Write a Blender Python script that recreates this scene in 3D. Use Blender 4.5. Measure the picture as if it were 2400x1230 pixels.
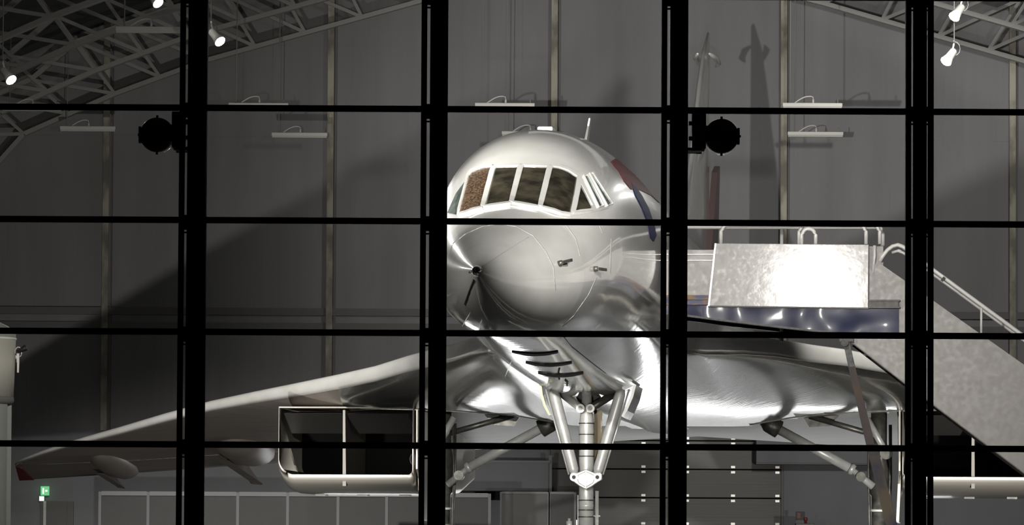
import bpy, bmesh, math, random
from mathutils import Vector, Matrix
from mathutils.bvhtree import BVHTree
random.seed(7)
R = math.radians
SC = bpy.context.scene
COL = SC.collection
for o in list(bpy.data.objects): bpy.data.objects.remove(o)

# ------------------------------------------------------------ camera
FPX, CAMZ, HZ = 12555.0, 1.3, 1340.0
cam_d = bpy.data.cameras.new('camera'); cam = bpy.data.objects.new('camera', cam_d); COL.objects.link(cam)
cam_d.sensor_width = 36; cam_d.lens = FPX*36/2400; cam_d.clip_start = 1; cam_d.clip_end = 500
PITCH = math.atan((HZ-615)/FPX); ROLL = 0.0055
cam.matrix_world = Matrix.Translation((0, 0, CAMZ)) @ Matrix.Rotation(R(90)+PITCH, 4, 'X') @ Matrix.Rotation(ROLL, 4, 'Z')
SC.camera = cam
CM = cam.matrix_world.copy()
def ray(px, py):
    d = CM.to_3x3() @ Vector(((px-1200)/FPX, -(py-615)/FPX, -1)); return d.normalized()
def pt(px, py, D):                       # point on the vertical plane y = D seen at a pixel of the photograph
    d = ray(px, py); return Vector((0, 0, CAMZ)) + d*(D/d.y)
def on_plane(px, py, p0, n):
    d = ray(px, py); o = Vector((0, 0, CAMZ)); return o + d*((p0-o).dot(n)/d.dot(n))

# ------------------------------------------------------------ world, exposure, lights
w = bpy.data.worlds.new('night'); SC.world = w; w.use_nodes = True
w.node_tree.nodes['Background'].inputs[0].default_value = (0.10, 0.11, 0.14, 1)
w.node_tree.nodes['Background'].inputs[1].default_value = 0.012
SC.view_settings.view_transform = 'Standard'; SC.view_settings.look = 'None'
SC.view_settings.exposure = 0.0; SC.view_settings.gamma = 1.0; SC.view_settings.use_curve_mapping = False
SC.cycles.max_bounces = 8; SC.cycles.transparent_max_bounces = 16
SC.cycles.caustics_reflective = False; SC.cycles.caustics_refractive = False
SC.cycles.sample_clamp_indirect = 4

def spot(name, loc, target, power, size, blend, radius, color=(1, .97, .92)):
    l = bpy.data.lights.new(name, 'SPOT'); l.energy = power; l.spot_size = R(size); l.spot_blend = blend
    l.shadow_soft_size = radius; l.color = color
    o = bpy.data.objects.new(name, l); COL.objects.link(o); o.location = loc
    o.rotation_euler = (Vector(target)-Vector(loc)).to_track_quat('-Z', 'Y').to_euler(); return o
def area(name, loc, target, power, sx, sy, color=(1, 1, 1)):
    l = bpy.data.lights.new(name, 'AREA'); l.energy = power; l.shape = 'RECTANGLE'; l.size = sx; l.size_y = sy; l.color = color
    o = bpy.data.objects.new(name, l); COL.objects.link(o); o.location = loc
    o.rotation_euler = (Vector(target)-Vector(loc)).to_track_quat('-Z', 'Y').to_euler(); return o
DG = 54.0                                                     # distance of the glass front
FL_L, FL_R = pt(365, 312, DG+.70), pt(1693, 315, DG+.70)      # the two black floodlights seen from behind
OFFY = Vector((0, .30, 0))
spot('floodlight_beam_left', FL_L+OFFY, (7.0, 118, 8.6), 30000, 26, 1.0, .12)
spot('floodlight_spill_left', FL_L+OFFY, (-1.0, 86, 5.0), 2600, 80, 1.0, .16)
spot('floodlight_beam_right', FL_R+OFFY, (6.5, 84, 4.6), 5000, 60, 1.0, .16)
# unseen fill lamp added high at the front to brighten the nose
spot('nose_fill_high', (4.4, DG+.8, 8.6), (.2, 64, 5.3), 5400, 40, 1.0, .16)
# unseen fill lamps added overhead to brighten the wing leading edges
spot('wing_fill_left', (-5.0, 74, 12.2), (-5.0, 93, 4.4), 38000, 30, .9, .2)
spot('wing_fill_right', (6.5, 75, 12.2), (5.6, 91, 4.6), 24000, 27, .9, .2)
# unseen low lamps added to brighten the nose gear and engine lips
spot('nose_gear_fill', (-1.2, 56.5, .4), (1.0, 76.2, 3.1), 4000, 20, .8, .12)
spot('low_fill_left', (-5.5, 80, .4), (-5.4, 93, 2.5), 6000, 34, 1.0, .15)
spot('low_fill_right', (9.2, 80, .4), (8.0, 93, 2.5), 6000, 34, 1.0, .15)
# unseen strip added low behind, to mirror a bright band under the wings
area('underwing_reflection_fill', (2.6, 111, 1.5), (2.6, 80, 1.9), 210, 13, .45)
# unseen spots added high up to brighten the nose and crown
for x_, y_ in ((-4.5, 59), (2.5, 59.5), (9.5, 61)):
    spot('crown_fill', (x_, y_, 12.3), (1.0, 70, 5.6), 1000 if x_ < 9 else 600, 60, 1.0, .25, (1, .98, .94))
spot('back_wall_fill', (9.5, 76, 12.5), (9.0, 119, 7.5), 14000, 44, 1.0, .8, (1, .98, .95))  # unseen lamp added to lift the right of the back wall
area('ambient_fill_left', (-8, 84, 11.2), (-8, 84, 0), 25, 6, 8)  # unseen overhead fill added for ambient light on the left
area('ambient_fill_middle', (4, 96, 14.0), (4, 96, 0), 60, 8, 8)  # unseen overhead fill added for ambient light in the middle

# ------------------------------------------------------------ materials
def mat(name, color, rough=.5, metal=0, coat=0, emis=None, es=0, noise=None, bump=None, spec=.5, coat_rough=.05, rough_noise=None, det=5):
    m = bpy.data.materials.new(name); m.use_nodes = True; nt = m.node_tree; b = nt.nodes['Principled BSDF']
    b.inputs['Base Color'].default_value = (*color, 1); b.inputs['Roughness'].default_value = rough
    b.inputs['Metallic'].default_value = metal; b.inputs['Coat Weight'].default_value = coat
    b.inputs['Coat Roughness'].default_value = coat_rough; b.inputs['Specular IOR Level'].default_value = spec
    if emis: b.inputs['Emission Color'].default_value = (*emis, 1); b.inputs['Emission Strength'].default_value = es
    def tex(scale, stretch, detail=det):
        tc = nt.nodes.new('ShaderNodeTexCoord'); mp = nt.nodes.new('ShaderNodeMapping'); n = nt.nodes.new('ShaderNodeTexNoise')
        mp.inputs['Scale'].default_value = stretch; n.inputs['Scale'].default_value = scale; n.inputs['Detail'].default_value = detail
        nt.links.new(tc.outputs['Object'], mp.inputs[0]); nt.links.new(mp.outputs[0], n.inputs['Vector']); return n.outputs[0]
    if noise:                           # (scale, stretch, dark colour, lo, hi)
        sc, st, c2, lo, hi = noise
        f = tex(sc, st); r = nt.nodes.new('ShaderNodeValToRGB')
        r.color_ramp.elements[0].position = lo; r.color_ramp.elements[0].color = (*c2, 1)
        r.color_ramp.elements[1].position = hi; r.color_ramp.elements[1].color = (*color, 1)
        nt.links.new(f, r.inputs[0]); nt.links.new(r.outputs[0], b.inputs['Base Color'])
    if rough_noise:                     # (scale, stretch, r0, r1)
        sc, st, r0, r1 = rough_noise
        f = tex(sc, st); mr = nt.nodes.new('ShaderNodeMapRange')
        mr.inputs[1].default_value = .35; mr.inputs[2].default_value = .65; mr.inputs[3].default_value = r0; mr.inputs[4].default_value = r1
        nt.links.new(f, mr.inputs[0]); nt.links.new(mr.outputs[0], b.inputs['Roughness'])
    if bump:                            # (scale, stretch, strength, distance)
        sc, st, s_, d_ = bump
        f = tex(sc, st); bp = nt.nodes.new('ShaderNodeBump'); bp.inputs['Strength'].default_value = s_; bp.inputs['Distance'].default_value = d_
        nt.links.new(f, bp.inputs['Height']); nt.links.new(bp.outputs[0], b.inputs['Normal'])
        if coat: nt.links.new(bp.outputs[0], b.inputs['Coat Normal'])
    return m
M = {}
M['white'] = mat('gloss_white_paint', (.70, .69, .67), .32, coat=1, coat_rough=.07, bump=(2.2, (.9, 1.6, .9), .16, .012),
                 noise=(3, (1, .25, 1), (.63, .62, .59), .35, .6))
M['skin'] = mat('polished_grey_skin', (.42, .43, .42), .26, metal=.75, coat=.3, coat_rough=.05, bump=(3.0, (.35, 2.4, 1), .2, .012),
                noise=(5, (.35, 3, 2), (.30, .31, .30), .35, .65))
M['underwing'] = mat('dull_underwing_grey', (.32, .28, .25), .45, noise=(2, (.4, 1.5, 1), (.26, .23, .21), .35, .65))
M['nacelle'] = mat('nacelle_paint', (.50, .47, .42), .34, metal=.3, coat=.2, coat_rough=.1, bump=(4, (1, .3, 1), .1, .01))
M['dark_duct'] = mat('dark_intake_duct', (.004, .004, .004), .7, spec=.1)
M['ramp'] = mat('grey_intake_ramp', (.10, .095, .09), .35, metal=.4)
M['steel'] = mat('silver_gear_paint', (.62, .62, .60), .38, metal=.25, noise=(9, (1, 1, 1), (.54, .54, .52), .35, .6))
M['steel_d'] = mat('oily_dark_steel', (.16, .155, .14), .4, metal=.6, noise=(9, (1, 1, 1), (.09, .09, .08), .35, .6))
M['split'] = mat('dull_beige_splitter', (.20, .185, .165), .5)
M['gold'] = mat('brown_varnished_door', (.36, .25, .11), .4, noise=(6, (1, 1, .5), (.26, .18, .08), .35, .65))
M['cream'] = mat('cream_door_edge', (.55, .55, .36), .45)
M['chrome'] = mat('bright_chrome', (.75, .75, .75), .08, metal=1)
M['black'] = mat('black_rubber', (.012, .012, .012), .55)
M['seam'] = mat('grey_panel_seam', (.33, .33, .32), .5)
M['glass_c'] = mat('tinted_cockpit_glass', (.075, .066, .045), .1, coat=1, coat_rough=.03, noise=(3.5, (1.2, 1, 1.6), (.022, .020, .015), .38, .62))
M['glass_g'] = mat('greenish_side_glass', (.16, .20, .18), .08, coat=1, noise=(5, (1, 1, 1), (.08, .10, .09), .35, .7))
M['bronze'] = mat('crazed_bronze_pane', (.30, .20, .13), .35, metal=.6, noise=(38, (1, 1, 1), (.08, .05, .03), .44, .58))
M['red'] = mat('dark_red_livery', (.15, .035, .04), .6, spec=.08)
M['blue'] = mat('dark_blue_livery', (.02, .025, .085), .6, spec=.08)
M['redw'] = mat('red_wingtip_flag', (.20, .015, .010), .45)
M['frame'] = mat('black_window_frame', (.006, .005, .005), .5)
M['lit_edge'] = mat('pale_lit_edge', (.45, .44, .42), .5)  # pale grey stands in for light caught on the inner frame edges
M['flood'] = mat('matt_black_housing', (.010, .010, .009), .6)
M['lens'] = mat('glowing_lens', (1, 1, 1), .3, emis=(1, .98, .94), es=60)
M['stair_w'] = mat('weathered_white_panel', (.52, .50, .49), .5, spec=.3, coat=.4, coat_rough=.11,
                   noise=(7, (1, 1, 1), (.47, .45, .44), .38, .55), rough_noise=(16, (1, 1, 1), .3, .75), bump=(7, (1, 1, 1), .2, .005))
M['stair_s'] = mat('pale_stringer_paint', (.32, .30, .29), .42, noise=(5, (1, 1, 1), (.29, .27, .26), .35, .6), rough_noise=(14, (1, 1, 1), .4, .55), bump=(6, (1, 1, 1), .12, .004))
M['navy'] = mat('wavy_navy_sheet', (.022, .025, .065), .38, spec=.3, coat=.16, coat_rough=.10, bump=(2.1, (1, 1, 1), .8, .12), det=0.5)
M['rust'] = mat('rusty_blue_edge', (.06, .07, .16), .5, noise=(5, (1, 1, 4), (.26, .13, .04), .47, .53))
M['trough'] = mat('dark_grey_channel', (.10, .09, .085), .5, noise=(20, (1, 1, 1), (.05, .045, .04), .35, .65))
M['rail'] = mat('white_handrail_tube', (.72, .70, .68), .3, coat=.4)
M['prop'] = mat('scuffed_blue_leg', (.030, .030, .060), .6, spec=.25, noise=(3, (1, 1, .7), (.10, .075, .05), .4, .6))
M['scuff'] = mat('scuffed_grey_bracket', (.20, .195, .19), .7, spec=.15, noise=(20, (1, 1, 1), (.10, .10, .10), .35, .65))
M['tread'] = mat('dark_tread_plate', (.07, .07, .07), .6)
# setting
def fabric(name, c1, c2):
    m = mat(name, c1, .75, noise=(1.1, (1.3, 1, .16), c2, .3, .7), bump=(2.4, (1.6, 1, .10), .5, .08)); return m
M['back'] = fabric('grey_lining_sheet', (.30, .295, .30), (.25, .245, .25))
M['low'] = mat('pale_lower_wall', (.20, .20, .215), .7, noise=(1.5, (1, 1, .5), (.18, .18, .19), .35, .65))
M['roof'] = mat('dark_roof_lining', (.13, .13, .135), .8)
M['side'] = mat('dark_side_wall', (.16, .16, .165), .8)
M['floor'] = mat('dark_hangar_floor', (.045, .044, .042), .4, noise=(.8, (1, 1, 1), (.03, .029, .028), .35, .65))
M['line'] = mat('white_floor_paint', (.75, .74, .70), .5)
M['apron'] = mat('dark_outdoor_paving', (.04, .04, .04), .8, noise=(3, (1, 1, 1), (.03, .03, .03), .35, .65))
M['post'] = mat('stained_pale_post', (.50, .47, .38), .6, noise=(2.6, (1, 1, .5), (.20, .18, .14), .38, .62))
M['truss'] = mat('grey_truss_steel', (.36, .355, .34), .55)
M['girt'] = mat('dark_wall_girt', (.17, .165, .16), .7)
M['batten'] = mat('off_white_batten', (.80, .78, .73), .45)
M['wire'] = mat('grey_wire', (.35, .34, .32), .5)
M['cab'] = mat('dark_display_board', (.032, .031, .030), .55, noise=(2, (1, 1, 1), (.026, .025, .025), .35, .65))
M['cabf'] = mat('grey_board_frame', (.15, .15, .16), .5)
M['strip'] = mat('pale_header_strip', (.20, .20, .215), .5)
M['door'] = mat('grey_sectional_panel', (.13, .126, .118), .55, bump=(9, (.02, .02, 3), .4, .02))
M['hinge'] = mat('galvanised_hinge', (.55, .54, .5), .35, metal=.5)
M['drum'] = mat('cream_drum_paint', (.52, .50, .44), .5)
M['drum2'] = mat('grey_fluted_metal', (.36, .37, .34), .45, metal=.2)
M['exit'] = mat('lit_green_sign', (.02, .3, .1), .4, emis=(.25, .9, .4), es=.55)
M['exitw'] = mat('lit_white_symbol', (.8, .9, .8), .4, emis=(.9, 1, .85), es=.9)
M['doorleaf'] = mat('dark_door_leaf', (.06, .058, .055), .5)
M['sign_red'] = mat('dull_red_equipment', (.20, .03, .03), .5)
M['amber'] = mat('amber_strap', (.5, .22, .03), .5)
# thin window glass: mostly see-through with a weak mirror reflection
g = bpy.data.materials.new('clear_pane_glass'); g.use_nodes = True; nt = g.node_tree; nt.nodes.clear()
out = nt.nodes.new('ShaderNodeOutputMaterial'); mx = nt.nodes.new('ShaderNodeMixShader'); tr = nt.nodes.new('ShaderNodeBsdfTransparent')
gl = nt.nodes.new('ShaderNodeBsdfGlossy'); fr = nt.nodes.new('ShaderNodeFresnel'); fr.inputs[0].default_value = 1.3
gl.inputs['Roughness'].default_value = .0; tr.inputs[0].default_value = (.96, .97, .96, 1)
nt.links.new(fr.outputs[0], mx.inputs[0]); nt.links.new(tr.outputs[0], mx.inputs[1]); nt.links.new(gl.outputs[0], mx.inputs[2]); nt.links.new(mx.outputs[0], out.inputs[0])
M['pane'] = g

# ------------------------------------------------------------ builders
MW = {}                                              # world matrix of every root
def root(name, loc=(0, 0, 0), rz=0, label=None, cat=None, group=None, kind=None):
    o = bpy.data.objects.new(name, None); COL.objects.link(o); o.location = loc; o.rotation_euler = (0, 0, rz); o.empty_display_size = .2
    MW[o] = Matrix.Translation(loc) @ Matrix.Rotation(rz, 4, 'Z')
    tag(o, label, cat, group, kind); return o
def tag(o, label=None, cat=None, group=None, kind=None):
    if label: o['label'] = label
    if cat: o['category'] = cat
    if group: o['group'] = group
    if kind: o['kind'] = kind
    return o
class MB:
    def __init__(s): s.v = []; s.f = []; s.mi = []; s.sm = []
    def add(s, vs, fs, mi=0, smooth=False):
        n = len(s.v); s.v += [Vector(v) for v in vs]; s.f += [tuple(i+n for i in f) for f in fs]; s.mi += [mi]*len(fs); s.sm += [smooth]*len(fs); return s
    def box(s, lo, hi, mi=0):
        x0, y0, z0 = lo; x1, y1, z1 = hi
        return s.add([(x0, y0, z0), (x1, y0, z0), (x1, y1, z0), (x0, y1, z0), (x0, y0, z1), (x1, y0, z1), (x1, y1, z1), (x0, y1, z1)],
                     [(0, 3, 2, 1), (4, 5, 6, 7), (0, 1, 5, 4), (1, 2, 6, 5), (2, 3, 7, 6), (3, 0, 4, 7)], mi)
    def bar(s, a, b, w_, h_=None, up=(0, 0, 1), mi=0):
        a = Vector(a); b = Vector(b); h_ = h_ or w_; d = (b-a).normalized(); u = Vector(up)
        if abs(d.dot(u)) > .98: u = Vector((0, 1, 0))
        x = d.cross(u).normalized(); z = x.cross(d).normalized(); vs = []
        for p in (a, b):
            for sx, sz in ((-1, -1), (1, -1), (1, 1), (-1, 1)): vs.append(p + x*sx*w_/2 + z*sz*h_/2)
        return s.add(vs, [(0, 1, 2, 3), (7, 6, 5, 4), (0, 4, 5, 1), (1, 5, 6, 2), (2, 6, 7, 3), (3, 7, 4, 0)], mi)
    def tube(s, pts, r, n=12, mi=0, caps=True, up=(0, 0, 1)):
        pts = [Vector(p) for p in pts]; rs = r if isinstance(r, (list, tuple)) else [r]*len(pts); rings = []
        for i, p in enumerate(pts):
            d = (pts[min(i+1, len(pts)-1)]-pts[max(i-1, 0)]).normalized(); u = Vector(up)
            if abs(d.dot(u)) > .95: u = Vector((0, 1, 0)) if abs(d.y) < .9 else Vector((1, 0, 0))
            x = d.cross(u).normalized(); y = d.cross(x).normalized()
            if i and rings:
                pass
            rings.append([p + (x*math.cos(2*math.pi*k/n)+y*math.sin(2*math.pi*k/n))*rs[i] for k in range(n)])
        vs = [v for rg in rings for v in rg]; fs = []
        for i in range(len(pts)-1):
            for k in range(n): fs.append((i*n+k, (i+1)*n+k, (i+1)*n+(k+1) % n, i*n+(k+1) % n))
        s.add(vs, fs, mi, True)
        if caps:
            m = len(s.v)-len(vs); s.f += [tuple(m+k for k in range(n)), tuple(m+(len(pts)-1)*n+k for k in reversed(range(n)))]; s.mi += [mi, mi]; s.sm += [False, False]
        return s
    def loft(s, rings, closed=True, mi=0, smooth=True, cap=(True, True)):
        n = len(rings[0]); vs = [v for rg in rings for v in rg]; fs = []
        for i in range(len(rings)-1):
            for k in range(n if closed else n-1): fs.append((i*n+k, i*n+(k+1) % n, (i+1)*n+(k+1) % n, (i+1)*n+k))
        m = len(s.v); s.add(vs, fs, mi, smooth)
        if closed and cap[0]: s.f.append(tuple(m+k for k in reversed(range(n)))); s.mi.append(mi); s.sm.append(False)
        if closed and cap[1]: s.f.append(tuple(m+(len(rings)-1)*n+k for k in range(n))); s.mi.append(mi); s.sm.append(False)
        return s
    def prism(s, poly, off, mi=0):                    # polygon of 3D points extruded by the vector off
        off = Vector(off); n = len(poly); vs = [Vector(p) for p in poly]+[Vector(p)+off for p in poly]
        return s.add(vs, [tuple(range(n)), tuple(reversed(range(n, 2*n)))]+[(i, i+n, (i+1) % n+n, (i+1) % n) for i in range(n)], mi)
    def build(s, name, mats, parent=None, rootobj=None, local=False, label=None, recalc=True):
        mats = mats if isinstance(mats, (list, tuple)) else [mats]
        me = bpy.data.meshes.new(name); vs = s.v
        ro = rootobj or parent
        if parent is not None and not local:
            while ro.parent: ro = ro.parent
            inv = MW[ro].inverted(); vs = [inv @ v for v in vs]
        elif parent is None and not local:
            pass
        me.from_pydata([tuple(v) for v in vs], [], s.f)
        for m in mats: me.materials.append(m)
        for p, mi, sm in zip(me.polygons, s.mi, s.sm): p.material_index = mi; p.use_smooth = sm
        if recalc:
            bm = bmesh.new(); bm.from_mesh(me); bmesh.ops.recalc_face_normals(bm, faces=bm.faces); bm.to_mesh(me); bm.free()
        o = bpy.data.objects.new(name, me); COL.objects.link(o)
        if parent is not None: o.parent = parent
        if label: o['label'] = label
        return o
def shade_auto(o, ang=35):
    me = o.data
    for p in me.polygons: p.use_smooth = True
    me.set_sharp_from_angle(angle=R(ang))
def bevel(o, w_=.01, seg=2):
    m = o.modifiers.new('bevel', 'BEVEL'); m.width = w_; m.segments = seg; m.limit_method = 'ANGLE'
def interp(x, tab):
    if x <= tab[0][0]: return tab[0][1]
    for (a, va), (b, vb) in zip(tab, tab[1:]):
        if x <= b: t = (x-a)/(b-a); return va+(vb-va)*t
    return tab[-1][1]
def sinterp(x, tab):                                 # smooth (monotone-ish Catmull-Rom) interpolation
    if x <= tab[0][0]: return tab[0][1]
    if x >= tab[-1][0]: return tab[-1][1]
    for i in range(len(tab)-1):
        if x <= tab[i+1][0]:
            x0, y0 = tab[i]; x1, y1 = tab[i+1]; h = x1-x0; t = (x-x0)/h
            def sl(j):
                if j <= 0: return (tab[1][1]-tab[0][1])/(tab[1][0]-tab[0][0])
                if j >= len(tab)-1: return (tab[-1][1]-tab[-2][1])/(tab[-1][0]-tab[-2][0])
                a = (tab[j][1]-tab[j-1][1])/(tab[j][0]-tab[j-1][0]); b = (tab[j+1][1]-tab[j][1])/(tab[j+1][0]-tab[j][0])
                return 0 if a*b <= 0 else 2*a*b/(a+b)
            m0, m1 = sl(i)*h, sl(i+1)*h
            return (2*t**3-3*t*t+1)*y0+(t**3-2*t*t+t)*m0+(-2*t**3+3*t*t)*y1+(t**3-t*t)*m1

# ============================================================ SETTING
HX = 2.4                                             # hangar axis
DW = 119.0                                           # back wall
ROOF = [(-19, 3.0), (-16.2, 6.6), (-13.9, 10.1), (-13.2, 10.9), (-11.2, 11.8), (-9.2, 12.55), (-4.45, 13.9), (0, 15.0),
        (4.45, 13.9), (9.2, 12.55), (11.2, 11.8), (13.2, 10.9), (13.9, 10.1), (16.2, 6.6), (19, 3.0)]
tag(MB().box((-21, DG-.1, -.2), (26, DW+1, 0)).build('floor', M['floor']), kind='structure')
tag(MB().box((-40, -5, -.25), (45, DG-.11, -.02)).build('ground', M['apron']), kind='structure')
tag(MB().box((-21, DW, 0), (26, DW+.3, 17.5)).build('wall_back', M['back']), kind='structure')
for nm, sg in (('wall_left', -1), ('wall_right', 1)):
    x = HX+sg*20.5
    tag(MB().box((min(x, x+sg*.3), DG, 0), (max(x, x+sg*.3), DW, 5.2)).build(nm, M['side']), kind='structure')
ro = [Vector((HX+x*1.08, DG, z+1.45)) for x, z in ROOF]
mb = MB(); mb.loft([[p for p in ro], [p+Vector((0, DW-DG, 0)) for p in ro]], closed=False, smooth=False)
mb.loft([[p+Vector((0, 0, .15)) for p in ro], [p+Vector((0, DW-DG, .15)) for p in ro]], closed=False, smooth=False)
tag(mb.build('ceiling', M['roof'], recalc=False), kind='structure')
# pale posts, girt with painted shadow strip, and lower band on the back wall
for i, px in enumerate((248, 774, 1299, 1838, 2375, -280, 2910)):
    a = pt(px, 600, DW-.35); x = a.x
    t = root(f'trim_{i+1}', (x, DW-.2, 0), kind='structure')
    MB().box((x-.085, DW-.36, 0), (x+.055, DW-.28, 14.2)).build('flange', M['post'], t)
    MB().box((x-.02, DW-.28, 0), (x+.02, DW, 14.2)).build('web', M['girt'], t)
    MB().box((x+.075, DW-.14, 0), (x+.115, DW, 14.2)).build('cable_duct', M['girt'], t)
zb = pt(1200, 735, DW).z; zc = pt(1200, 765, DW).z
tag(MB().box((-20, DW-.16, zb-.07), (25, DW, zb+.09)).build('trim_8', M['girt']), kind='structure')
tag(MB().box((-20, DW-.12, zc-.09), (25, DW, zc+.05)).build('trim_9', M['girt']), kind='structure')  # dark strip put in for the shadow below the girt
for i, yy in enumerate((110, 324)):
    z = pt(1200, yy, DW).z
    tag(MB().box((-20, DW-.012, z-.012), (25, DW, z+.012)).build(f'trim_{10+i}', M['back']), kind='structure')
ztop = pt(300, 1008, DW-.9).z
tag(MB().box((-20, DW-.9, 0), (pt(1288, 900, DW-.9).x, DW-.37, ztop)).build('wall_annex', M['low']), kind='structure')
xd0, xd1 = pt(1290, 1100, DW-1).x, pt(1832, 1100, DW-1).x
tag(MB().box((xd1+.05, DW-.9, 0), (25, DW-.37, ztop)).build('wall_annex_right', M['low']), kind='structure')
# sectional door
dr = root('door_1', ((xd0+xd1)/2, DW-.7, 0), kind='structure')
seam = [pt(1500, yy, DW-.8).z for yy in (966, 1032, 1099, 1166, 1232, 1299, 1366, 1433)]
seam = seam+[0.02]
for a, b in zip(seam, seam[1:]):
    o = MB().box((xd0, DW-.8, b+.012), (xd1, DW-.74, a-.012)).build('door_panel', M['door'], dr); bevel(o, .008)
    for px in (1508, 1610, 1718, 1822):
        xx = pt(px, 1100, DW-.8).x
        for dz in (-.06, .055):
            MB().box((xx-.045, DW-.83, b+dz-.025), (xx+.045, DW-.80, b+dz+.025)).build('hinge', M['hinge'], dr)
MB().box((xd1, DW-.86, 0), (xd1+.09, DW-.7, seam[0])).build('door_rail', M['girt'], dr)
MB().box((xd0-.09, DW-.86, 0), (xd0, DW-.7, seam[0])).build('door_rail', M['girt'], dr)
a, b = pt(1772, 1060, DW-1.4), pt(2045, 1086, DW-1.4)
t = root('bulkhead_box', ((a.x+b.x)/2, DW-1.2, b.z), label='long dark boxed-in duct above the right end of the roller door', cat='duct')
o = MB().box((a.x, DW-1.5, b.z), (b.x, DW-.91, a.z+.3)).build('casing', M['low'], t); bevel(o)
MB().box((a.x, DW-1.52, b.z-.03), (b.x, DW-.91, b.z)).build('bottom_edge', M['girt'], t)
a, b = pt(1030, 1081, DW-1.8), pt(1286, 1151, DW-1.8)
t = root('wall_cabinet', ((a.x+b.x)/2, DW-1.3, b.z), label='pale grey boxed cabinet high on the wall left of the silver nose leg', cat='cabinet')
o = MB().box((a.x, DW-1.8, b.z), (b.x, DW-.9, a.z)).build('casing', M['low'], t); bevel(o)
MB().box((a.x-.03, DW-1.83, a.z-.02), (b.x+.03, DW-.9, a.z+.03)).build('lid', M['cabf'], t)
MB().box((b.x, DW-1.7, b.z-.05), (b.x+.07, DW-1.5, a.z+.15)).build('side_rail', M['cabf'], t)
for k, (xx, ww) in enumerate(((.75, .12), (1.15, .12), (1.9, .22), (-2.4, .15))):
    mA = Matrix.Translation((-.397, 60, 0)) @ Matrix.Rotation(-.0887, 4, 'Z')
    tag(MB().prism([mA @ Vector(p) for p in ((xx, -3.5, .002), (xx+ww, -3.5, .002), (xx+ww, 40, .002), (xx, 40, .002))], (0, 0, .004)).build(f'trim_{20+k}', M['line']), kind='structure')
# display boards
DB = 113.0
edges = [232, 345, 450, 555, 672, 790, 904, 1020, 1145]
zt = pt(700, 1152, DB).z
lab = ['far left dark display board with pale header, below the wingtip', 'dark display board second from the left, beneath the left wing',
       'dark display board behind the thick black left column', 'dark display board right of the left black column',
       'dark display board under the outer edge of the left engine box', 'dark display board below the middle of the left engine box',
       'dark display board below the inner intake of the left engine box', 'dark display board right of the second black column']
for i, (e0, e1) in enumerate(zip(edges, edges[1:])):
    x0, x1 = pt(e0, 1200, DB).x, pt(e1, 1200, DB).x
    t = root('display_board', ((x0+x1)/2, DB, 0), label=lab[i], cat='board', group='row of dark display boards along the back')
    MB().box((x0+.05, DB+.02, .08), (x1-.01, DB+.06, zt-.10)).build('panel', M['cab'], t)
    MB().box((x0+.05, DB-.03, zt-.10), (x1-.01, DB+.06, zt-.01)).build('header_strip', M['strip'], t)
    MB().box((x0-.01, DB-.05, 0), (x0+.05, DB+.06, zt-.02)).build('post', M['cabf'], t)
    MB().box((x0+.05, DB-.02, 0), (x1-.01, DB+.08, .08)).build('foot_rail', M['cabf'], t)
    if i == 7: MB().box((x1-.01, DB-.05, 0), (x1+.05, DB+.06, zt-.02)).build('post', M['cabf'], t)
for i, (e0, e1, lb) in enumerate(((1176, 1283, 'wide black recess panel left of the nose leg, framed in grey'), (1290, 1345, 'narrow dark panel directly behind the nose leg'))):
    x0, x1 = pt(e0, 1200, DB+3).x, pt(e1, 1200, DB+3).x
    z = pt(1200, 1157, DB+3).z
    t = root('recess_panel', ((x0+x1)/2, DB+3, 0), label=lb, cat='panel')
    MB().box((x0, DB+3, .05), (x1, DB+3.05, z)).build('leaf', M['doorleaf'] if i == 0 else M['cab'], t)
    MB().box((x0-.04, DB+2.96, 0), (x0, DB+3.06, z+.04)).build('jamb', M['cabf'], t)
    MB().box((x1, DB+2.96, 0), (x1+.05, DB+3.06, z+.04)).build('jamb', M['cabf'], t)
    MB().box((x0, DB+2.96, z), (x1, DB+3.06, z+.05)).build('head_rail', M['cabf'], t)
# exit sign and door at far left
a = pt(105, 1151, DW-1.1)
t = root('exit_sign', (a.x, DW-1.0, a.z-.1), label='small lit green exit sign on the wall at far left', cat='sign')
MB().box((a.x-.09, DW-1.12, a.z-.09), (a.x+.09, DW-.98, a.z+.11)).build('sign_box', M['exit'], t)
m = MB(); m.box((a.x-.05, DW-1.128, a.z-.06), (a.x-.015, DW-1.121, a.z+.07)); m.box((a.x+.01, DW-1.128, a.z-.01), (a.x+.06, DW-1.121, a.z+.03))
m.build('symbol', M['exitw'], t)
MB().box((a.x-.02, DW-.98, a.z), (a.x+.02, DW-.9, a.z+.03)).build('bracket', M['girt'], t)
a = pt(97, 1168, DW-1.1)
t = root('door_lamp', (a.x, DW-.95, a.z), label='tiny lit lamp just below the green exit sign', cat='lamp')
MB().box((a.x-.05, DW-1.05, a.z-.05), (a.x+.05, DW-1.0, a.z+.05)).build('lens', mat('lamp_glow', (1, 1, 1), .4, emis=(1, 1, .9), es=1.1), t)
MB().box((a.x-.06, DW-1.0, a.z-.06), (a.x+.06, DW-.905, a.z+.06)).build('base', M['girt'], t)
t = root('door_2', (a.x, DW-.95, 0), kind='structure')
x0, x1 = pt(93, 1200, DW-1).x, pt(108, 1200, DW-1).x; z = pt(100, 1174, DW-1).z
MB().box((x0, DW-.96, 0), (x1+.45, DW-.9, z)).build('door_leaf', M['doorleaf'], t)
MB().box((x0+.08, DW-1.0, 0), (x1, DW-.96, z)).build('door_frame', M['drum2'], t)
a = pt(164, 1175, DW-1)
tag(MB().box((a.x-.05, DW-1, 0), (a.x+.08, DW-.9, a.z)).build('trim_12', M['doorleaf']), kind='structure')
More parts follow.
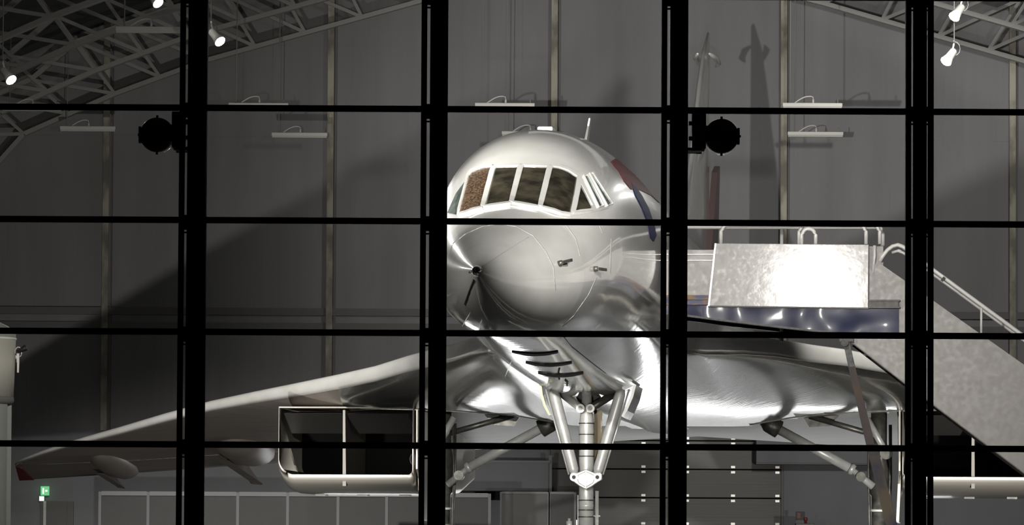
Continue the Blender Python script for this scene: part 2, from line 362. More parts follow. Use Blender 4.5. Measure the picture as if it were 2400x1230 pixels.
# red / dark equipment at lower right
a = pt(1888, 1218, DW-4)
t = root('floor_cabinet', (a.x, DW-4, 0), label='dark cabinet with a red knob standing by the right wall', cat='cabinet')
c0, c1 = pt(1864, 1226, DW-4), pt(1908, 1226, DW-4)
o = MB().box((c0.x, DW-4.2, 0), (c1.x, DW-3.8, c0.z)).build('housing', M['doorleaf'], t); bevel(o)
mb = MB(); mb.tube([(a.x, DW-4, c0.z), (a.x, DW-4, c0.z+.06), (a.x, DW-4, c0.z+.07), (a.x, DW-4, c0.z+.13)], [.03, .03, .05, .04]); mb.build('stop_knob', M['sign_red'], t)
a = pt(1876, 1208, DW-.95)
t = root('wall_notice', (a.x, DW-.92, a.z), label='small dark notice on the wall above the floor cabinet', cat='notice')
MB().box((a.x-.1, DW-.93, a.z-.09), (a.x+.1, DW-.9, a.z+.09)).build('backing', M['cab'], t)
MB().box((a.x-.07, DW-.94, a.z-.06), (a.x+.0, DW-.93, a.z+.06)).build('print', M['sign_red'], t)

# ---------------------------------------------------- roof trusses
def arc(x):
    return interp(x, ROOF)
def truss(D, i):
    t = root('roof_truss', (HX, D, 13), label=['roof truss against the back wall, lowest in view', 'second roof truss from the back wall', 'third roof truss from the back wall',
             'fourth roof truss from the back wall', 'fifth roof truss from the back wall, seen at top left', 'nearest roof truss in view, at the upper left corner'][i],
             cat='truss', group='arched roof trusses')
    nodes = [(-18.6, 3.6), (-17.4, 5.1), (-16.2, 6.6), (-15.0, 8.4), (-13.9, 10.1), (-13.2, 10.9)]+[(x, arc(x)) for x in (-12.2, -11.2, -10.2, -9.2, -8.1, -7.0, -5.75, -4.45, -3.3, -2.2, -1.1, 0)]
    nodes = nodes+[(-x, z) for x, z in reversed(nodes[:-1])]
    up = []
    for x, z in nodes:
        n = Vector((x*.10, 1.0)); n.normalize(); k = 1.15
        up.append((x+(n.x*k if abs(x) < 12 else math.copysign(1.0, x)*k*.75), z+(k if abs(x) < 12 else .75)))
    for ch, nm, dy, ww in ((nodes, 'bottom_chord', 0, .10), (up, 'top_chord', 0, .11), ([(x, z+.02) for x, z in nodes], 'back_chord', .42, .07)):
        mb = MB()
        for a, b in zip(ch, ch[1:]): mb.bar((HX+a[0], D+dy, a[1]), (HX+b[0], D+dy, b[1]), ww)
        mb.build(nm, M['truss'], t)
    for j in range(len(nodes)):
        a, b = nodes[j], up[j]
        MB().bar((HX+a[0], D, a[1]), (HX+b[0], D, b[1]), .07).build('vertical', M['truss'], t)
        if j % 2 == 0: MB().bar((HX+a[0], D, a[1]+.02), (HX+a[0], D+.42, a[1]+.02), .05).build('spacer', M['truss'], t)
        if j < len(nodes)-1:
            c = up[j+1] if nodes[j][0] >= 0 else nodes[j+1]; s0 = nodes[j] if nodes[j][0] >= 0 else up[j]
            MB().bar((HX+s0[0], D, s0[1]), (HX+c[0], D, c[1]), .075).build('diagonal', M['truss'], t)
for i, D in enumerate((118.0, 112.5, 107.0, 101.5, 96.0, 90.5)): truss(D, i)

# ---------------------------------------------------- linear battens and spots on wires
bl = [('far left batten light half hidden by a window bar', 75, 254, 109.5), ('batten light behind the top of the second window column', 606, 248, 109),
      ('batten light above the cockpit, at the upper window bar', 1183, 248, 109), ('batten light near the pale post right of the fin shadow', 1904, 248, 109),
      ('lower batten light at far left, in front of a pale post', 206, 302, 117), ('lower batten light touching the second pale post', 702, 317, 117),
      ('batten light just above the cockpit roof', 1241, 314, 117), ('lower batten light at right with a glint on it', 1911, 315, 117),
      ('large near batten light at upper left beside the black column', 352, 70, 94.5)]
for lb, px, py, D in bl:
    c = pt(px, py, D); L, h = .61, .055
    t = root('batten_light', (c.x, D, c.z), label=lb, cat='light fitting', group='unlit batten lights hung on wires')
    o = MB().box((c.x-L, D-.07, c.z-.02), (c.x+L, D+.07, c.z+h)).build('housing', M['batten'], t); bevel(o, .008)
    mb = MB(); mb.loft([[Vector((c.x+k*L*.98, D-.06, c.z-.02)), Vector((c.x+k*L*.98, D-.04, c.z-.055)), Vector((c.x+k*L*.98, D+.04, c.z-.055)), Vector((c.x+k*L*.98, D+.06, c.z-.02))] for k in (-1, 1)], smooth=False)
    mb.build('reflector', M['batten'], t)
    zr = arc(c.x-HX)+1.2
    mb = MB(); mb.tube([(c.x-L*.75, D, c.z+h), (c.x-L*.73, D, zr)], .011, 6); mb.build('wire', M['wire'], t)
    mb = MB(); mb.tube([(c.x+L*.85, D, c.z+h), (c.x+L*.85, D, c.z+h+.1)], .011, 6); mb.build('hook', M['wire'], t)
    mb = MB(); mb.tube([(c.x-L*.6+L*.62*k/8, D, c.z+h+.14*math.sin(math.pi*.62*k/8)) for k in range(9)]+[(c.x+L*.03, D, c.z+h)], .014, 6); mb.build('flex', M['batten'], t)
    mb = MB(); mb.tube([(c.x+L*.03, D, c.z+h), (c.x+L*.03, D, c.z+h+.08)], .022, 8); mb.build('plug', M['batten'], t)
sp = [('white spotlight at the far left edge, lit', 14, 172, (10, -10), 72), ('white spotlight right of the left black column, lit', 503, 82, (12, 14), 90),
      ('white spotlight cut by the top edge above the batten light', 358, -8, (8, 8), 90), ('upper white spotlight at top right, lit', 2248, 24, (-14, 16), 90), ('lower white spotlight at right, lit', 2229, 128, (-12, 16), 90)]
for lb, px, py, dd, D in sp:
    D = 90; c = pt(px, py, D); e = pt(px+(13 if px < 1000 else -12), py+16, D)-Vector((0, .10, 0))
    t = root('hanging_spotlight', (c.x, D, c.z), label=lb, cat='spotlight', group='white spotlights hung on wires')
    d = (e-c).normalized(); s_ = c-d*.12
    mb = MB(); mb.tube([s_, s_+d*.03, s_+d*.2, s_+d*.31], [.045, .065, .075, .10], 16); mb.build('can', M['batten'], t)
    mb = MB(); mb.tube([s_+d*.312, s_+d*.318], [.09, .085], 16); mb.build('lens', M['lens'], t)
    mb = MB(); mb.tube([s_+d*.1, s_+d*.02+Vector((0, 0, .12)), s_+Vector((0, 0, .16))], .018, 8); mb.build('yoke', M['batten'], t)
    mb = MB(); mb.tube([s_+Vector((0, 0, .15)), (s_.x, s_.y, arc(c.x-HX)+1.2)], .011, 6); mb.build('wire', M['wire'], t)
    mb = MB(); mb.tube([s_+Vector((.10*math.sin(k/6*math.pi), 0, .12*math.cos(k/6*math.pi)+.03)) for k in range(7)], .009, 6); mb.build('cable', M['wire'], t)
    spot('hanging_spotlight_beam', s_+d*.36, (1.0, 66, 5.5), 260, 40, .7, .07, (1, .98, .95))

# ============================================================ GLASS FRONT
GL = [(-716, -652), (-147, -84), (418, 482), (985, 1046), (1549, 1610), (2122, 2187), (2695, 2760), (3265, 3330)]
SLIT = [5, 5, 5, 7, 7, 5, 5, 5]; STI = [13]*8
YR = [-277, -11, 256, 519, 781, 1045, 1307, 1570]
gx = lambda px: pt(px, 615, DG).x
gz = [pt(1200, y, DG).z for y in YR]
mull = root('wall_front', (0, DG, 0), kind='structure')
k_ = DG/FPX
for j, (l, r) in enumerate(GL):
    xl, xr = gx(l), gx(r); sw = STI[j]*k_
    c0, c1 = xl+sw+SLIT[j]*k_, xr-sw-(.006 if j == 5 else -.004)
    MB().box((c0, DG+.04, 0), (c1, DG+.34, gz[0]+1.8)).build('steel_column', M['frame'], mull)
    for z in gz[1:]:
        MB().box((xl+sw-.01, DG+.0, z-.10), (xr-sw+.01, DG+.045, z+.05)).build('bracket', M['frame'], mull)
        MB().box((xl+sw-.01, DG+.0, z-.135), (xr-sw+.01, DG+.045, z-.12)).build('bracket', M['frame'], mull)
tag(MB().box((gx(-716), DG-.02, gz[0]), (gx(3330), DG+.1, 17.2)).build('wall_front_upper', M['frame']), kind='structure')
tag(MB().box((-21, DG-.02, 0), (gx(-652), DG+.1, 17.2)).build('wall_front_left', M['frame']), kind='structure')
tag(MB().box((gx(3265), DG-.02, 0), (26, DG+.1, 17.2)).build('wall_front_right', M['frame']), kind='structure')
n = 0
for j in range(len(GL)-1):
    xl = gx(GL[j][1])-STI[j]*k_; xr = gx(GL[j+1][0])+STI[j+1]*k_; sw = 13*k_
    for i in range(len(gz)-1):
        n += 1; zt_, zb_ = gz[i], gz[i+1]; h = 6.5*k_
        mb = MB(); y0, y1 = DG-.03, DG+.03
        mb.box((xl, y0, zb_), (xl+sw, y1, zt_)); mb.box((xr-sw, y0, zb_), (xr, y1, zt_))
        mb.box((xl+sw, y0, zb_), (xr-sw, y1, zb_+h)); mb.box((xl+sw, y0, zt_-h), (xr-sw, y1, zt_))
        wdw = tag(mb.build(f'window_{n}', M['frame']), kind='structure'); MW[wdw] = Matrix.Identity(4)
        g = MB(); q = .006; y2, y3 = DG+.005, DG+.026
        a0, a1, b0, b1 = xl+sw, xr-sw, zb_+h, zt_-h
        g.box((a0, y2, b0), (a0+q, y3, b1)); g.box((a1-q*.5, y2, b0), (a1, y3, b1)); g.box((a0+q, y2, b1-q), (a1-q, y3, b1)); g.box((a0+q, y2, b0), (a1-q, y3, b0+q*.5))
        g.build('lit_edge_strip', M['lit_edge'], wdw)  # pale strips added where the inner frame edge looks lit
        MB().add([(a0, DG, b0), (a1, DG, b0), (a1, DG, b1), (a0, DG, b1)], [(0, 1, 2, 3)]).build('pane', M['pane'], wdw, recalc=False)

# floodlights
def flood(c, sgn, lb, colx):
    t = root('floodlight', (c.x, c.y, c.z), label=lb, cat='floodlight', group='black floodlights on the glass front')
    y = c.y; mb = MB(); n_ = 32
    prof = [(-.10, .02), (-.10, .075), (-.02, .085), (.02, .10), (.12, .165), (.20, .178), (.23, .178), (.235, .165), (.215, .16)]
    mb.loft([[Vector((c.x+r_*math.cos(2*math.pi*k/n_), y+d_, c.z+r_*math.sin(2*math.pi*k/n_))) for k in range(n_)] for d_, r_ in prof], mi=0)
    mb.build('reflector_bowl', M['flood'], t)
    mb = MB(); mb.loft([[Vector((c.x+.186*math.cos(2*math.pi*k/n_), y+d_, c.z-.004+.186*math.sin(2*math.pi*k/n_))) for k in range(n_)] for d_ in (.235, .25)], cap=(False, False)); mb.build('front_ring', M['chrome'], t)
    mb = MB(); mb.loft([[Vector((c.x+r_*math.cos(2*math.pi*k/n_), y+.222, c.z+r_*math.sin(2*math.pi*k/n_))) for k in range(n_)] for r_ in (.155, .01)]); mb.build('glass_lens', M['lens'], t)
    for a_ in (0, 90, 180, 270):
        p = c+Vector((.187*math.cos(R(a_)), .22, .19*math.sin(R(a_)))); MB().box(tuple(p-Vector((.012,)*3)), tuple(p+Vector((.012,)*3))).build('clip', M['flood'], t)
    s = -sgn                                           # side that faces away from the column
    MB().box((c.x+s*.17-.012, y+.08, c.z-.09), (c.x+s*.17+.012, y+.2, c.z+.075)).build('side_plate', M['flood'], t)
    MB().box((min(c.x+sgn*.04, c.x+sgn*.2), y+.0, c.z-.08), (max(c.x+sgn*.04, c.x+sgn*.2), y+.12, c.z+.09)).build('neck', M['flood'], t)
    bx = sorted((c.x+sgn*.17, c.x+sgn*.315)); o = MB()
    o.add([(bx[0], y-.12, c.z-.15), (bx[1], y-.12, c.z-.15), (bx[1], y-.12, c.z+.215), (bx[0]-.0, y-.12, c.z+.215), (bx[0]+.01, y+.1, c.z-.17), (bx[1]-.01, y+.1, c.z-.17), (bx[1], y+.1, c.z+.215), (bx[0], y+.1, c.z+.215)],
          [(0, 1, 2, 3), (4, 5, 6, 7), (0, 1, 5, 4), (1, 2, 6, 5), (2, 3, 7, 6), (3, 0, 4, 7)]); o = o.build('ballast_box', M['flood'], t); bevel(o, .01)
    for dz in (-.045, .11):
        a_, b_ = sorted((c.x+sgn*.31, c.x+sgn*.345)); MB().box((a_, y-.05, c.z+dz-.02), (b_, y+.02, c.z+dz+.02)).build('catch', M['flood'], t)
    a_, b_ = sorted((c.x+sgn*.22, colx)); MB().box((a_, DG+.345, c.z-.195), (b_, y+.06, c.z-.165)).build('arm', M['flood'], t)
    mb = MB(); mb.tube([(c.x+sgn*.24, y, c.z-.2), (c.x+sgn*.24, y, c.z-.14)], .03, 10); mb.build('pivot', M['flood'], t)
flood(FL_L, 1, 'black round floodlight seen from behind, left of the leftmost thick column', gx(455))
flood(FL_R, -1, 'black round floodlight seen from behind, right of the third thick column', gx(1590))

# near drum on a fluted post at the left edge
DD = 66.0
cx_ = pt(-55, 800, DD).x; rr = (pt(37, 800, DD).x-cx_)
z0 = pt(0, 768, DD).z; z1 = pt(0, 795, DD).z; z2 = pt(0, 930, DD).z
t = root('drum_post', (cx_, DD, 0), label='cream drum on a grey fluted post cut by the left edge', cat='post')
def circ(r_, z, n_=48): return [Vector((cx_+r_*math.cos(2*math.pi*k/n_), DD+r_*math.sin(2*math.pi*k/n_), z)) for k in range(n_)]
MB().loft([circ(rr*.5, z0+.09), circ(rr*.8, z0+.02), circ(rr*1.0, z0-.06), circ(rr, z1-.01)]).build('cap', M['drum2'], t)
MB().loft([circ(rr*1.0, z1+.02), circ(rr*1.02, z1+.015), circ(rr*1.02, z1-.005), circ(rr, z1-.01)]).build('hoop', M['batten'], t)
MB().loft([circ(rr*1.0, z1-.01), circ(rr*.955, z2)]).build('drum', M['drum'], t)
MB().loft([circ(rr*.96, z2), circ(rr*.97, z2-.05), circ(rr*.93, z2-.09)]).build('collar', M['girt'], t)
fl = lambda z: [Vector((cx_+rr*(.91 if k % 8 < 5 else .82)*math.cos(2*math.pi*k/64), DD+rr*(.91 if k % 8 < 5 else .82)*math.sin(2*math.pi*k/64), z)) for k in range(64)]
MB().loft([fl(z2-.09), fl(0)], smooth=False).build('fluted_shaft', M['drum2'], t)
def P(px, py, D=DD-.1): return pt(px, py, D)
t = root('clamp_spotlight', tuple(P(38, 836)), label='small black clamp spotlight with pale strap on the cream drum', cat='spotlight')
mb = MB(); mb.tube([P(40, 824), P(50, 820), P(56, 817), P(61, 814)], [.02, .03, .035, .04], 12); mb.build('lamp_head', M['black'], t)
mb = MB(); mb.tube([P(61, 814), P(62, 813.5)], [.038, .034], 12); mb.build('lens', M['chrome'], t)
mb = MB(); mb.tube([P(43+8*math.cos(a_), 825-12*math.sin(a_)) for a_ in [k*math.pi/6-1.3 for k in range(10)]], .006, 8); mb.build('cable_loop', M['batten'], t)
MB().prism([P(39, 828), P(45, 828), P(45, 850), P(39, 849)], (0, .02, 0)).build('strap', M['batten'], t)
MB().prism([P(40, 849), P(45, 850), P(44, 873), P(40, 873)], (0, .02, 0)).build('strap_tail', M['batten'], t)
mb = MB(); mb.tube([P(36.5, 837), P(40, 837)], .025, 10); mb.build('clamp', M['batten'], t)

# ============================================================ AIRLINER  (local x right, y aft, z up)
TH = math.atan((2317-1200)/FPX); AX0 = (1117-1200)/FPX*60
AM = Matrix.Translation((AX0, 60, 0)) @ Matrix.Rotation(-TH, 4, 'Z'); AMI = AM.inverted()
AP = root('jet_airliner', (AX0, 60, 0), -TH, label='white supersonic jet airliner with delta wings and a pointed nose, facing the glass', cat='airplane')
def al(px, py, s):                                    # airliner-local point at station s under a pixel
    n = (AM.to_3x3() @ Vector((0, 1, 0))); return AMI @ on_plane(px, py, AM @ Vector((0, s, 0)), n)
HW = [(0, .045), (.5, .17), (1.2, .34), (2.5, .60), (4.1, .90), (6, 1.14), (8, 1.30), (10, 1.40), (12.5, 1.44), (38, 1.44), (46, 1.0), (54, .2)]
TP = [(0, 4.715), (.5, 4.83), (1.2, 4.99), (2.5, 5.27), (4.1, 5.66), (5.7, 6.30), (6.6, 6.66), (8, 6.92), (10, 7.03), (14, 7.1), (40, 7.1), (54, 6.2)]
BT = [(0, 4.625), (.5, 4.50), (1.2, 4.35), (2.5, 4.18), (4.1, 4.11), (6, 4.07), (8, 4.03), (10, 3.97), (12, 3.90), (14, 3.84), (16, 3.80), (18, 3.78), (36, 3.78), (44, 4.4), (54, 5.9)]
def sect(s, n_=72):
    a_, zt_, zb_ = sinterp(s, HW), sinterp(s, TP), sinterp(s, BT)
    zw = zb_+(zt_-zb_)*interp(s, [(0, .5), (4, .47), (8, .45), (12, .48)]); vs = []
    for k in range(n_):
        th = 2*math.pi*k/n_; c_, s_ = math.cos(th), math.sin(th)
        e = interp(s, [(3, 1.0), (6, .93), (9, .95), (12, 1.0)]) if s_ > 0 else 1.0
        x = a_*math.copysign(abs(c_)**e, c_); z = zw+(zt_-zw if s_ > 0 else zw-zb_)*math.copysign(abs(s_)**e, s_)
        vs.append(Vector((x, s, z)))
    return vs
ST_N = [0, .1, .25, .5, .8, 1.2, 1.6, 2.1, 2.6, 3.1, 3.6, 4.1]
ST_F = [4.1, 4.5, 4.9, 5.3, 5.7, 6.1, 6.5, 7, 7.5, 8, 8.6, 9.3, 10, 11, 12, 13, 14, 15, 16, 18, 20, 24, 28, 32, 36, 40, 44, 48, 52, 54]
nose = MB().loft([sect(s) for s in ST_N], cap=(True, False)).build('droop_nose', M['white'], AP, local=True)
body = MB().loft([sect(s) for s in ST_F], cap=(False, True)).build('fuselage', M['white'], AP, local=True)
vs = [v for s in ST_N+ST_F[1:] for v in sect(s)]
nn = 72; ns = len(ST_N+ST_F)-1
BV = BVHTree.FromPolygons(vs, [(i*nn+k, i*nn+(k+1) % nn, (i+1)*nn+(k+1) % nn, (i+1)*nn+k) for i in range(ns-1) for k in range(nn)])
CO = AMI @ Vector((0, 0, CAMZ)); AR = AMI.to_3x3()
def hit(px, py):
    d = (AR @ ray(px, py)).normalized(); loc, nr, _, _ = BV.ray_cast(CO, d)
    if loc is None: return None, None
    if nr.dot(d) > 0: nr = -nr
    return loc, nr
def patch(name, poly, material, parent=AP, off=.01, thick=.012, cuts=3, label=None, el=9):
    """a thin piece of skin, glass or trim that lies on the fuselage, its outline given where the photograph shows it"""
    bm = bmesh.new(); f = bm.faces.new([bm.verts.new((p[0], p[1], 0)) for p in poly]); bmesh.ops.triangulate(bm, faces=[f])
    for _ in range(cuts):
        es = [e for e in bm.edges if e.calc_length() > el]
        if not es: break
        bmesh.ops.subdivide_edges(bm, edges=es, cuts=1); bmesh.ops.triangulate(bm, faces=bm.faces[:])
    bm.verts.index_update(); vs, ok = [], []
    last = None
    for v in bm.verts:
        p, n_ = hit(v.co.x, v.co.y)
        vs.append((p, n_))
    fs = [tuple(v.index for v in f.verts) for f in bm.faces if all(vs[v.index][0] is not None for v in f.verts)]
    bound = [tuple(v.index for v in e.verts) for e in bm.edges if len(e.link_faces) == 1 and all(vs[v.index][0] is not None for v in e.verts)]
    bm.free(); z = Vector((0, 0, 0)); m = len(vs)
    top = [(p+n_*off if p is not None else z) for p, n_ in vs]; bot = [(p+n_*(off-thick) if p is not None else z) for p, n_ in vs]
    mb = MB(); mb.add(top+bot, fs+[tuple(i+m for i in reversed(f)) for f in fs]+[(a, b, b+m, a+m) for a, b in bound], 0, False)
    o = mb.build(name, material, parent, local=True, label=label)
    bm = bmesh.new(); bm.from_mesh(o.data); bmesh.ops.delete(bm, geom=[v for v in bm.verts if not v.link_faces], context='VERTS'); bm.to_mesh(o.data); bm.free()
    shade_auto(o, 50); return o
def strip_on(name, pts_, wpx, material, off=.012, thick=.014, parent=AP, n_=14):
    """a narrow line laid on the skin"""
    pts_ = [Vector((p[0], p[1])) for p in pts_]; L_, R_ = [], []
    dense = []
    for a, b in zip(pts_, pts_[1:]):
        k = max(1, int((b-a).length/12)); dense += [a+(b-a)*i/k for i in range(k)]
    dense.append(pts_[-1]); mb = MB(); A, B = [], []
    for i, p in enumerate(dense):
        d = (dense[min(i+1, len(dense)-1)]-dense[max(i-1, 0)]).normalized(); q = Vector((-d.y, d.x))*wpx/2
        h0, n0 = hit(*(p+q)); h1, n1 = hit(*(p-q))
        if h0 is None or h1 is None: continue
        A.append([h0+n0*off, h1+n1*off, h1+n1*(off-thick), h0+n0*(off-thick)])
    if len(A) > 1: return mb.loft(A, smooth=False).build(name, material, parent, local=True)

# windscreen: white surround, posts, panes
sur = [(1072, 507), (1083, 460), (1096, 415), (1110, 397), (1135, 387), (1215, 384), (1290, 386), (1330, 393), (1352, 404), (1366, 407), (1392, 402), (1405, 425), (1438, 478), (1425, 488), (1390, 497), (1333, 511), (1300, 506), (1262, 492), (1194, 483), (1135, 493), (1110, 499)]
ws = patch('windscreen_surround', sur, M['white'], off=.010, thick=.02, cuts=6)
panes = [('bronze', [(1100.5, 413.6), (1107, 405), (1116.6, 400.5), (1130, 396), (1152.3, 394), (1128.3, 486.8), (1110, 491), (1096, 497), (1076.2, 502.3)], 'mottled bronze pane'),
         ('glass_c', [(1162.5, 393.7), (1214.6, 392.3), (1193.3, 476), (1137.6, 484.8)], None), ('glass_c', [(1226.3, 391.7), (1281.3, 394), (1259.4, 484.8), (1203.8, 475.1)], None),
         ('glass_c', [(1293.6, 394), (1309.7, 396), (1330.2, 403.4), (1352.2, 418), (1333.7, 501.4), (1312.6, 498.5), (1298, 492.7), (1270.2, 486)], None),
         ('glass_c', [(1358.9, 429.7), (1384.4, 481), (1383.8, 491.2), (1346.3, 496.5)], None),
         ('glass_g', [(1366.8, 414.5), (1375.6, 413.6), (1410.7, 481), (1399.9, 484.8)], 'pale green side pane'), ('glass_g', [(1380.5, 409.3), (1387.3, 408.7), (1431.8, 476.6), (1419.5, 481.5)], 'pale green side pane')]
for mt, pl, lb in panes: patch('cockpit_pane', pl, M[mt], off=.016, thick=.02, cuts=4, label=lb)
def outline(pl, w_, nm='pane_rim'):
    strip_on(nm, pl+[pl[0]], w_, M['white'], off=.032, thick=.03)
for mt, pl, lb in panes:
    c_ = sum((Vector(p) for p in pl), Vector((0, 0)))/len(pl)
    outline([tuple(c_+(Vector(p)-c_)*(1+2.6/max(6, (Vector(p)-c_).length))) for p in pl], 4.5 if mt != 'glass_g' else 1.6)
for a, b in (((1157.5, 393), (1132.5, 487)), ((1220.5, 391), (1198, 477)), ((1287.5, 393), (1264.5, 487))): strip_on('window_post', [a, b], 9.5, M['white'], off=.034, thick=.032)
strip_on('window_post', [(1354, 417), (1340, 500)], 9, M['white'], off=.034, thick=.032)
patch('left_side_pane', [(1050, 500), (1070, 455), (1092, 425), (1093, 432), (1072, 505)], M['glass_g'], off=.014, thick=.02, label='pale side pane')
# livery
patch('livery_ribbon', [(1440, 373), (1455, 374), (1478, 388), (1510, 412), (1532, 438), (1545, 462), (1545, 476), (1525, 458), (1500, 446), (1478, 444), (1462, 425), (1448, 400), (1430, 380)], M['red'], off=.008, thick=.008, cuts=9, el=2.6, label='dark red ribbon stripe')
patch('livery_ribbon', [(1478, 428), (1490, 440), (1503, 458), (1520, 490), (1533, 530), (1537, 552), (1531, 566), (1524, 558), (1517, 522), (1503, 486), (1488, 458)], M['blue'], off=.011, thick=.011, cuts=9, el=2.6, label='dark blue ribbon stripe')
# seams
for pl in ([(1118, 633), (1180, 592), (1240, 555)], [(1050, 600), (1062, 570), (1090, 548), (1130, 530), (1170, 524), (1210, 530), (1250, 552), (1280, 590), (1297, 625), (1302, 680)], [(1322, 520), (1350, 560), (1360, 600)],
           [(1398, 650), (1380, 690), (1345, 740), (1318, 765)], [(1322, 790), (1340, 812), (1400, 860), (1420, 875)], [(1402, 520), (1412, 545)], [(1433, 560), (1430, 640)]):
    strip_on('panel_seam', pl, 1.6, M['seam'], off=.004, thick=.008)
strip_on('lightning_strip', [(1116, 640), (1104, 668), (1088, 712)], 1.5, M['hinge'], off=.014, thick=.02)
# nose tip, probes, aerials
mb = MB(); mb.tube([(0, -.16, 4.67), (0, -.12, 4.67), (0, -.02, 4.67), (0, .08, 4.67)], [.012, .035, .052, .06], 20); mb.build('nose_probe_base', M['chrome'], AP, local=True)
mb = MB(); mb.tube([(-.05, -.05, 4.66), (-.08, -.02, 4.65)], .012, 8); mb.build('pitot_stub', M['steel_d'], AP, local=True)
def vane(px, py, dx, dy):
    p, n_ = hit(px, py); q, _ = hit(px+dx, py+dy); 
    if p is None or q is None: return
    mb = MB(); mb.tube([p-n_*.01, p+n_*.05], [.035, .03], 10); mb.bar(p+n_*.05, q+n_*.09, .02, .035); mb.build('air_vane', M['steel_d'], AP, local=True)
vane(1309, 618, 15, -3); vane(1392, 630, 12, 3)
def aerial(px, py, tx, ty, r_, mt, nm='blade_aerial'):
    p, n_ = hit(px, py)
    if p is None: return
    d = (AR @ ray(tx, ty)).normalized(); q = CO+d*((p.y-CO.y)/d.y)
    mb = MB(); mb.tube([p-n_*.02, p+(q-p)*.5, q], [r_, r_*.7, r_*.35], 8); mb.build(nm, M[mt], AP, local=True)
aerial(1197, 850, 1184, 882, .007, 'steel'); aerial(1095, 745, 1083, 765, .008, 'steel'); aerial(1125, 760, 1120, 786, .008, 'steel'); aerial(1276, 775, 1264, 748, .014, 'steel_d')
MB().add([(.33, 11.2, 6.9), (.37, 11.2, 6.9), (.37, 11.6, 6.9), (.33, 11.6, 6.9), (.40, 11.45, 7.36), (.42, 11.45, 7.36), (.42, 11.6, 7.36), (.40, 11.6, 7.36)],
         [(0, 1, 2, 3), (4, 5, 6, 7), (0, 1, 5, 4), (1, 2, 6, 5), (2, 3, 7, 6), (3, 0, 4, 7)]).build('tail_blade_aerial', M['white'], AP, local=True)
o = MB().box((-.11, 9.3, 6.98), (.09, 9.8, 7.07)).build('roof_beacon', M['white'], AP, local=True); bevel(o, .02, 3)
# dark curved bands laid on the belly under the nose section
def belly_arc(px0, px1, py, sag, wpx):
    pl = [(px0+(px1-px0)*k/10, py-sag*((k-5)/5)**2) for k in range(11)]
    A = []
    for i, (x, y) in enumerate(pl):
        ww = wpx*(.35+.65*(1-((i-5.5)/6)**2)); h0, n0 = hit(x, y-ww/2); h1, n1 = hit(x, y+ww/2)
        if h0 is None or h1 is None: continue
        A.append([h0+n0*.012, h1+n1*.012, h1-n1*.01, h0-n0*.01])
    if len(A) > 1: MB().loft(A, smooth=False).build('belly_band', M['black'], AP, local=True, label='dark curved band')
belly_arc(1200, 1308, 829.5, 6.5, 6); belly_arc(1232, 1340, 854.5, 6, 6); belly_arc(1261, 1367, 879, 6.5, 7)
strip_on('door_latch_mark', [(1311, 862), (1309, 873), (1311, 888)], 4, M['black'], off=.01)
strip_on('door_latch_mark', [(1324, 889), (1330, 894), (1329, 903)], 3.5, M['black'], off=.01)

# fin with its rudder stripe
def finsec(z, sl, st, hw):
    n_ = 12; up = [(hw*math.sin(math.pi*(k/n_)**.7), sl+(st-sl)*k/n_) for k in range(n_+1)]
    return [Vector((x, y, z)) for x, y in up]+[Vector((-x, y, z)) for x, y in reversed(up[1:-1])]
FIN = [(6.9, 34, 50.6, .24), (8.2, 41, 50.9, .2), (9.6, 43.6, 50.7, .16), (10.9, 45.8, 50.3, .12), (11.7, 47.4, 50.0, .09), (12.35, 49.4, 50.2, .03)]
MB().loft([finsec(*f) for f in FIN]).build('tail_fin', M['white'], AP, local=True)
MB().prism([(.262, 46.0, 7.6), (.262, 48.6, 7.6), (.262, 49.4, 9.6), (.262, 48.4, 9.4)], (-.12, 0, 0)).build('tail_stripe', mat('faded_red_tail', (.25, .17, .17), .4), AP, local=True, label='dark red tail stripe')
for sg in (-1, 1):
    mb = MB(); mb.tube([(sg*.12, 47.8, 11.75), (sg*.2, 48.6, 11.75), (sg*.2, 49.8, 11.75), (sg*.1, 50.6, 11.75)], [.02, .06, .06, .02], 10); mb.build('rudder_fairing', M['white'], AP, local=True)

# wings
SLE = [(0, 13), (1.0, 15.2), (1.45, 17), (1.75, 20), (2.4, 24), (3.4, 28), (4.7, 31), (6.5, 34), (8.4, 37), (10.6, 40), (12, 42), (12.9, 43.5), (13.4, 44.7), (13.55, 46)]
ZLE = [(0, 4.6), (1.45, 4.73), (1.75, 4.86), (2.4, 4.97), (3.4, 4.97), (4.7, 4.80), (6.5, 4.60), (8.4, 4.39), (10.6, 3.98), (12, 3.72), (12.9, 3.52), (13.4, 3.40), (13.55, 3.3)]
Z33 = [(0, 3.80), (1.3, 3.84), (1.9, 3.93), (2.6, 4.04), (4, 4.12), (6.6, 4.16), (7.4, 4.1)]
ZTE = [(0, 4.0), (4, 3.75), (7, 3.52), (9, 3.40), (11, 3.25), (13.6, 3.08)]
LEH = [(0, .3), (3, .29), (5, .27), (8, .2), (11, .14), (13.55, .06)]
YS = [0, .5, 1.0, 1.3, 1.45, 1.6, 1.75, 2.0, 2.4, 2.9, 3.4, 4, 4.7, 5.5, 6.5, 7.4, 8.4, 9.5, 10.6, 11.4, 12, 12.5, 12.9, 13.2, 13.4, 13.55]
def zlow(Y, s):
    sl, zl, h = sinterp(Y, SLE), sinterp(Y, ZLE)-sinterp(Y, LEH), 0
    te = 46.3; zt_ = sinterp(Y, ZTE); z3 = sinterp(Y, Z33)
    blend = interp(Y, [(5.8, 1), (8.0, 0)])
    out_ = zl+(zt_-zl)*((s-sl)/(te-sl) if te > sl else 1)
    s3 = max(33.0, sl+1.0)
    inn = z3+(zl-z3)*max(0, 1-(s-sl)/(s3-sl))**1.7 if s <= s3 else z3+(zt_-z3)*((s-s3)/(te-s3))**1.3
    return inn*blend+out_*(1-blend)
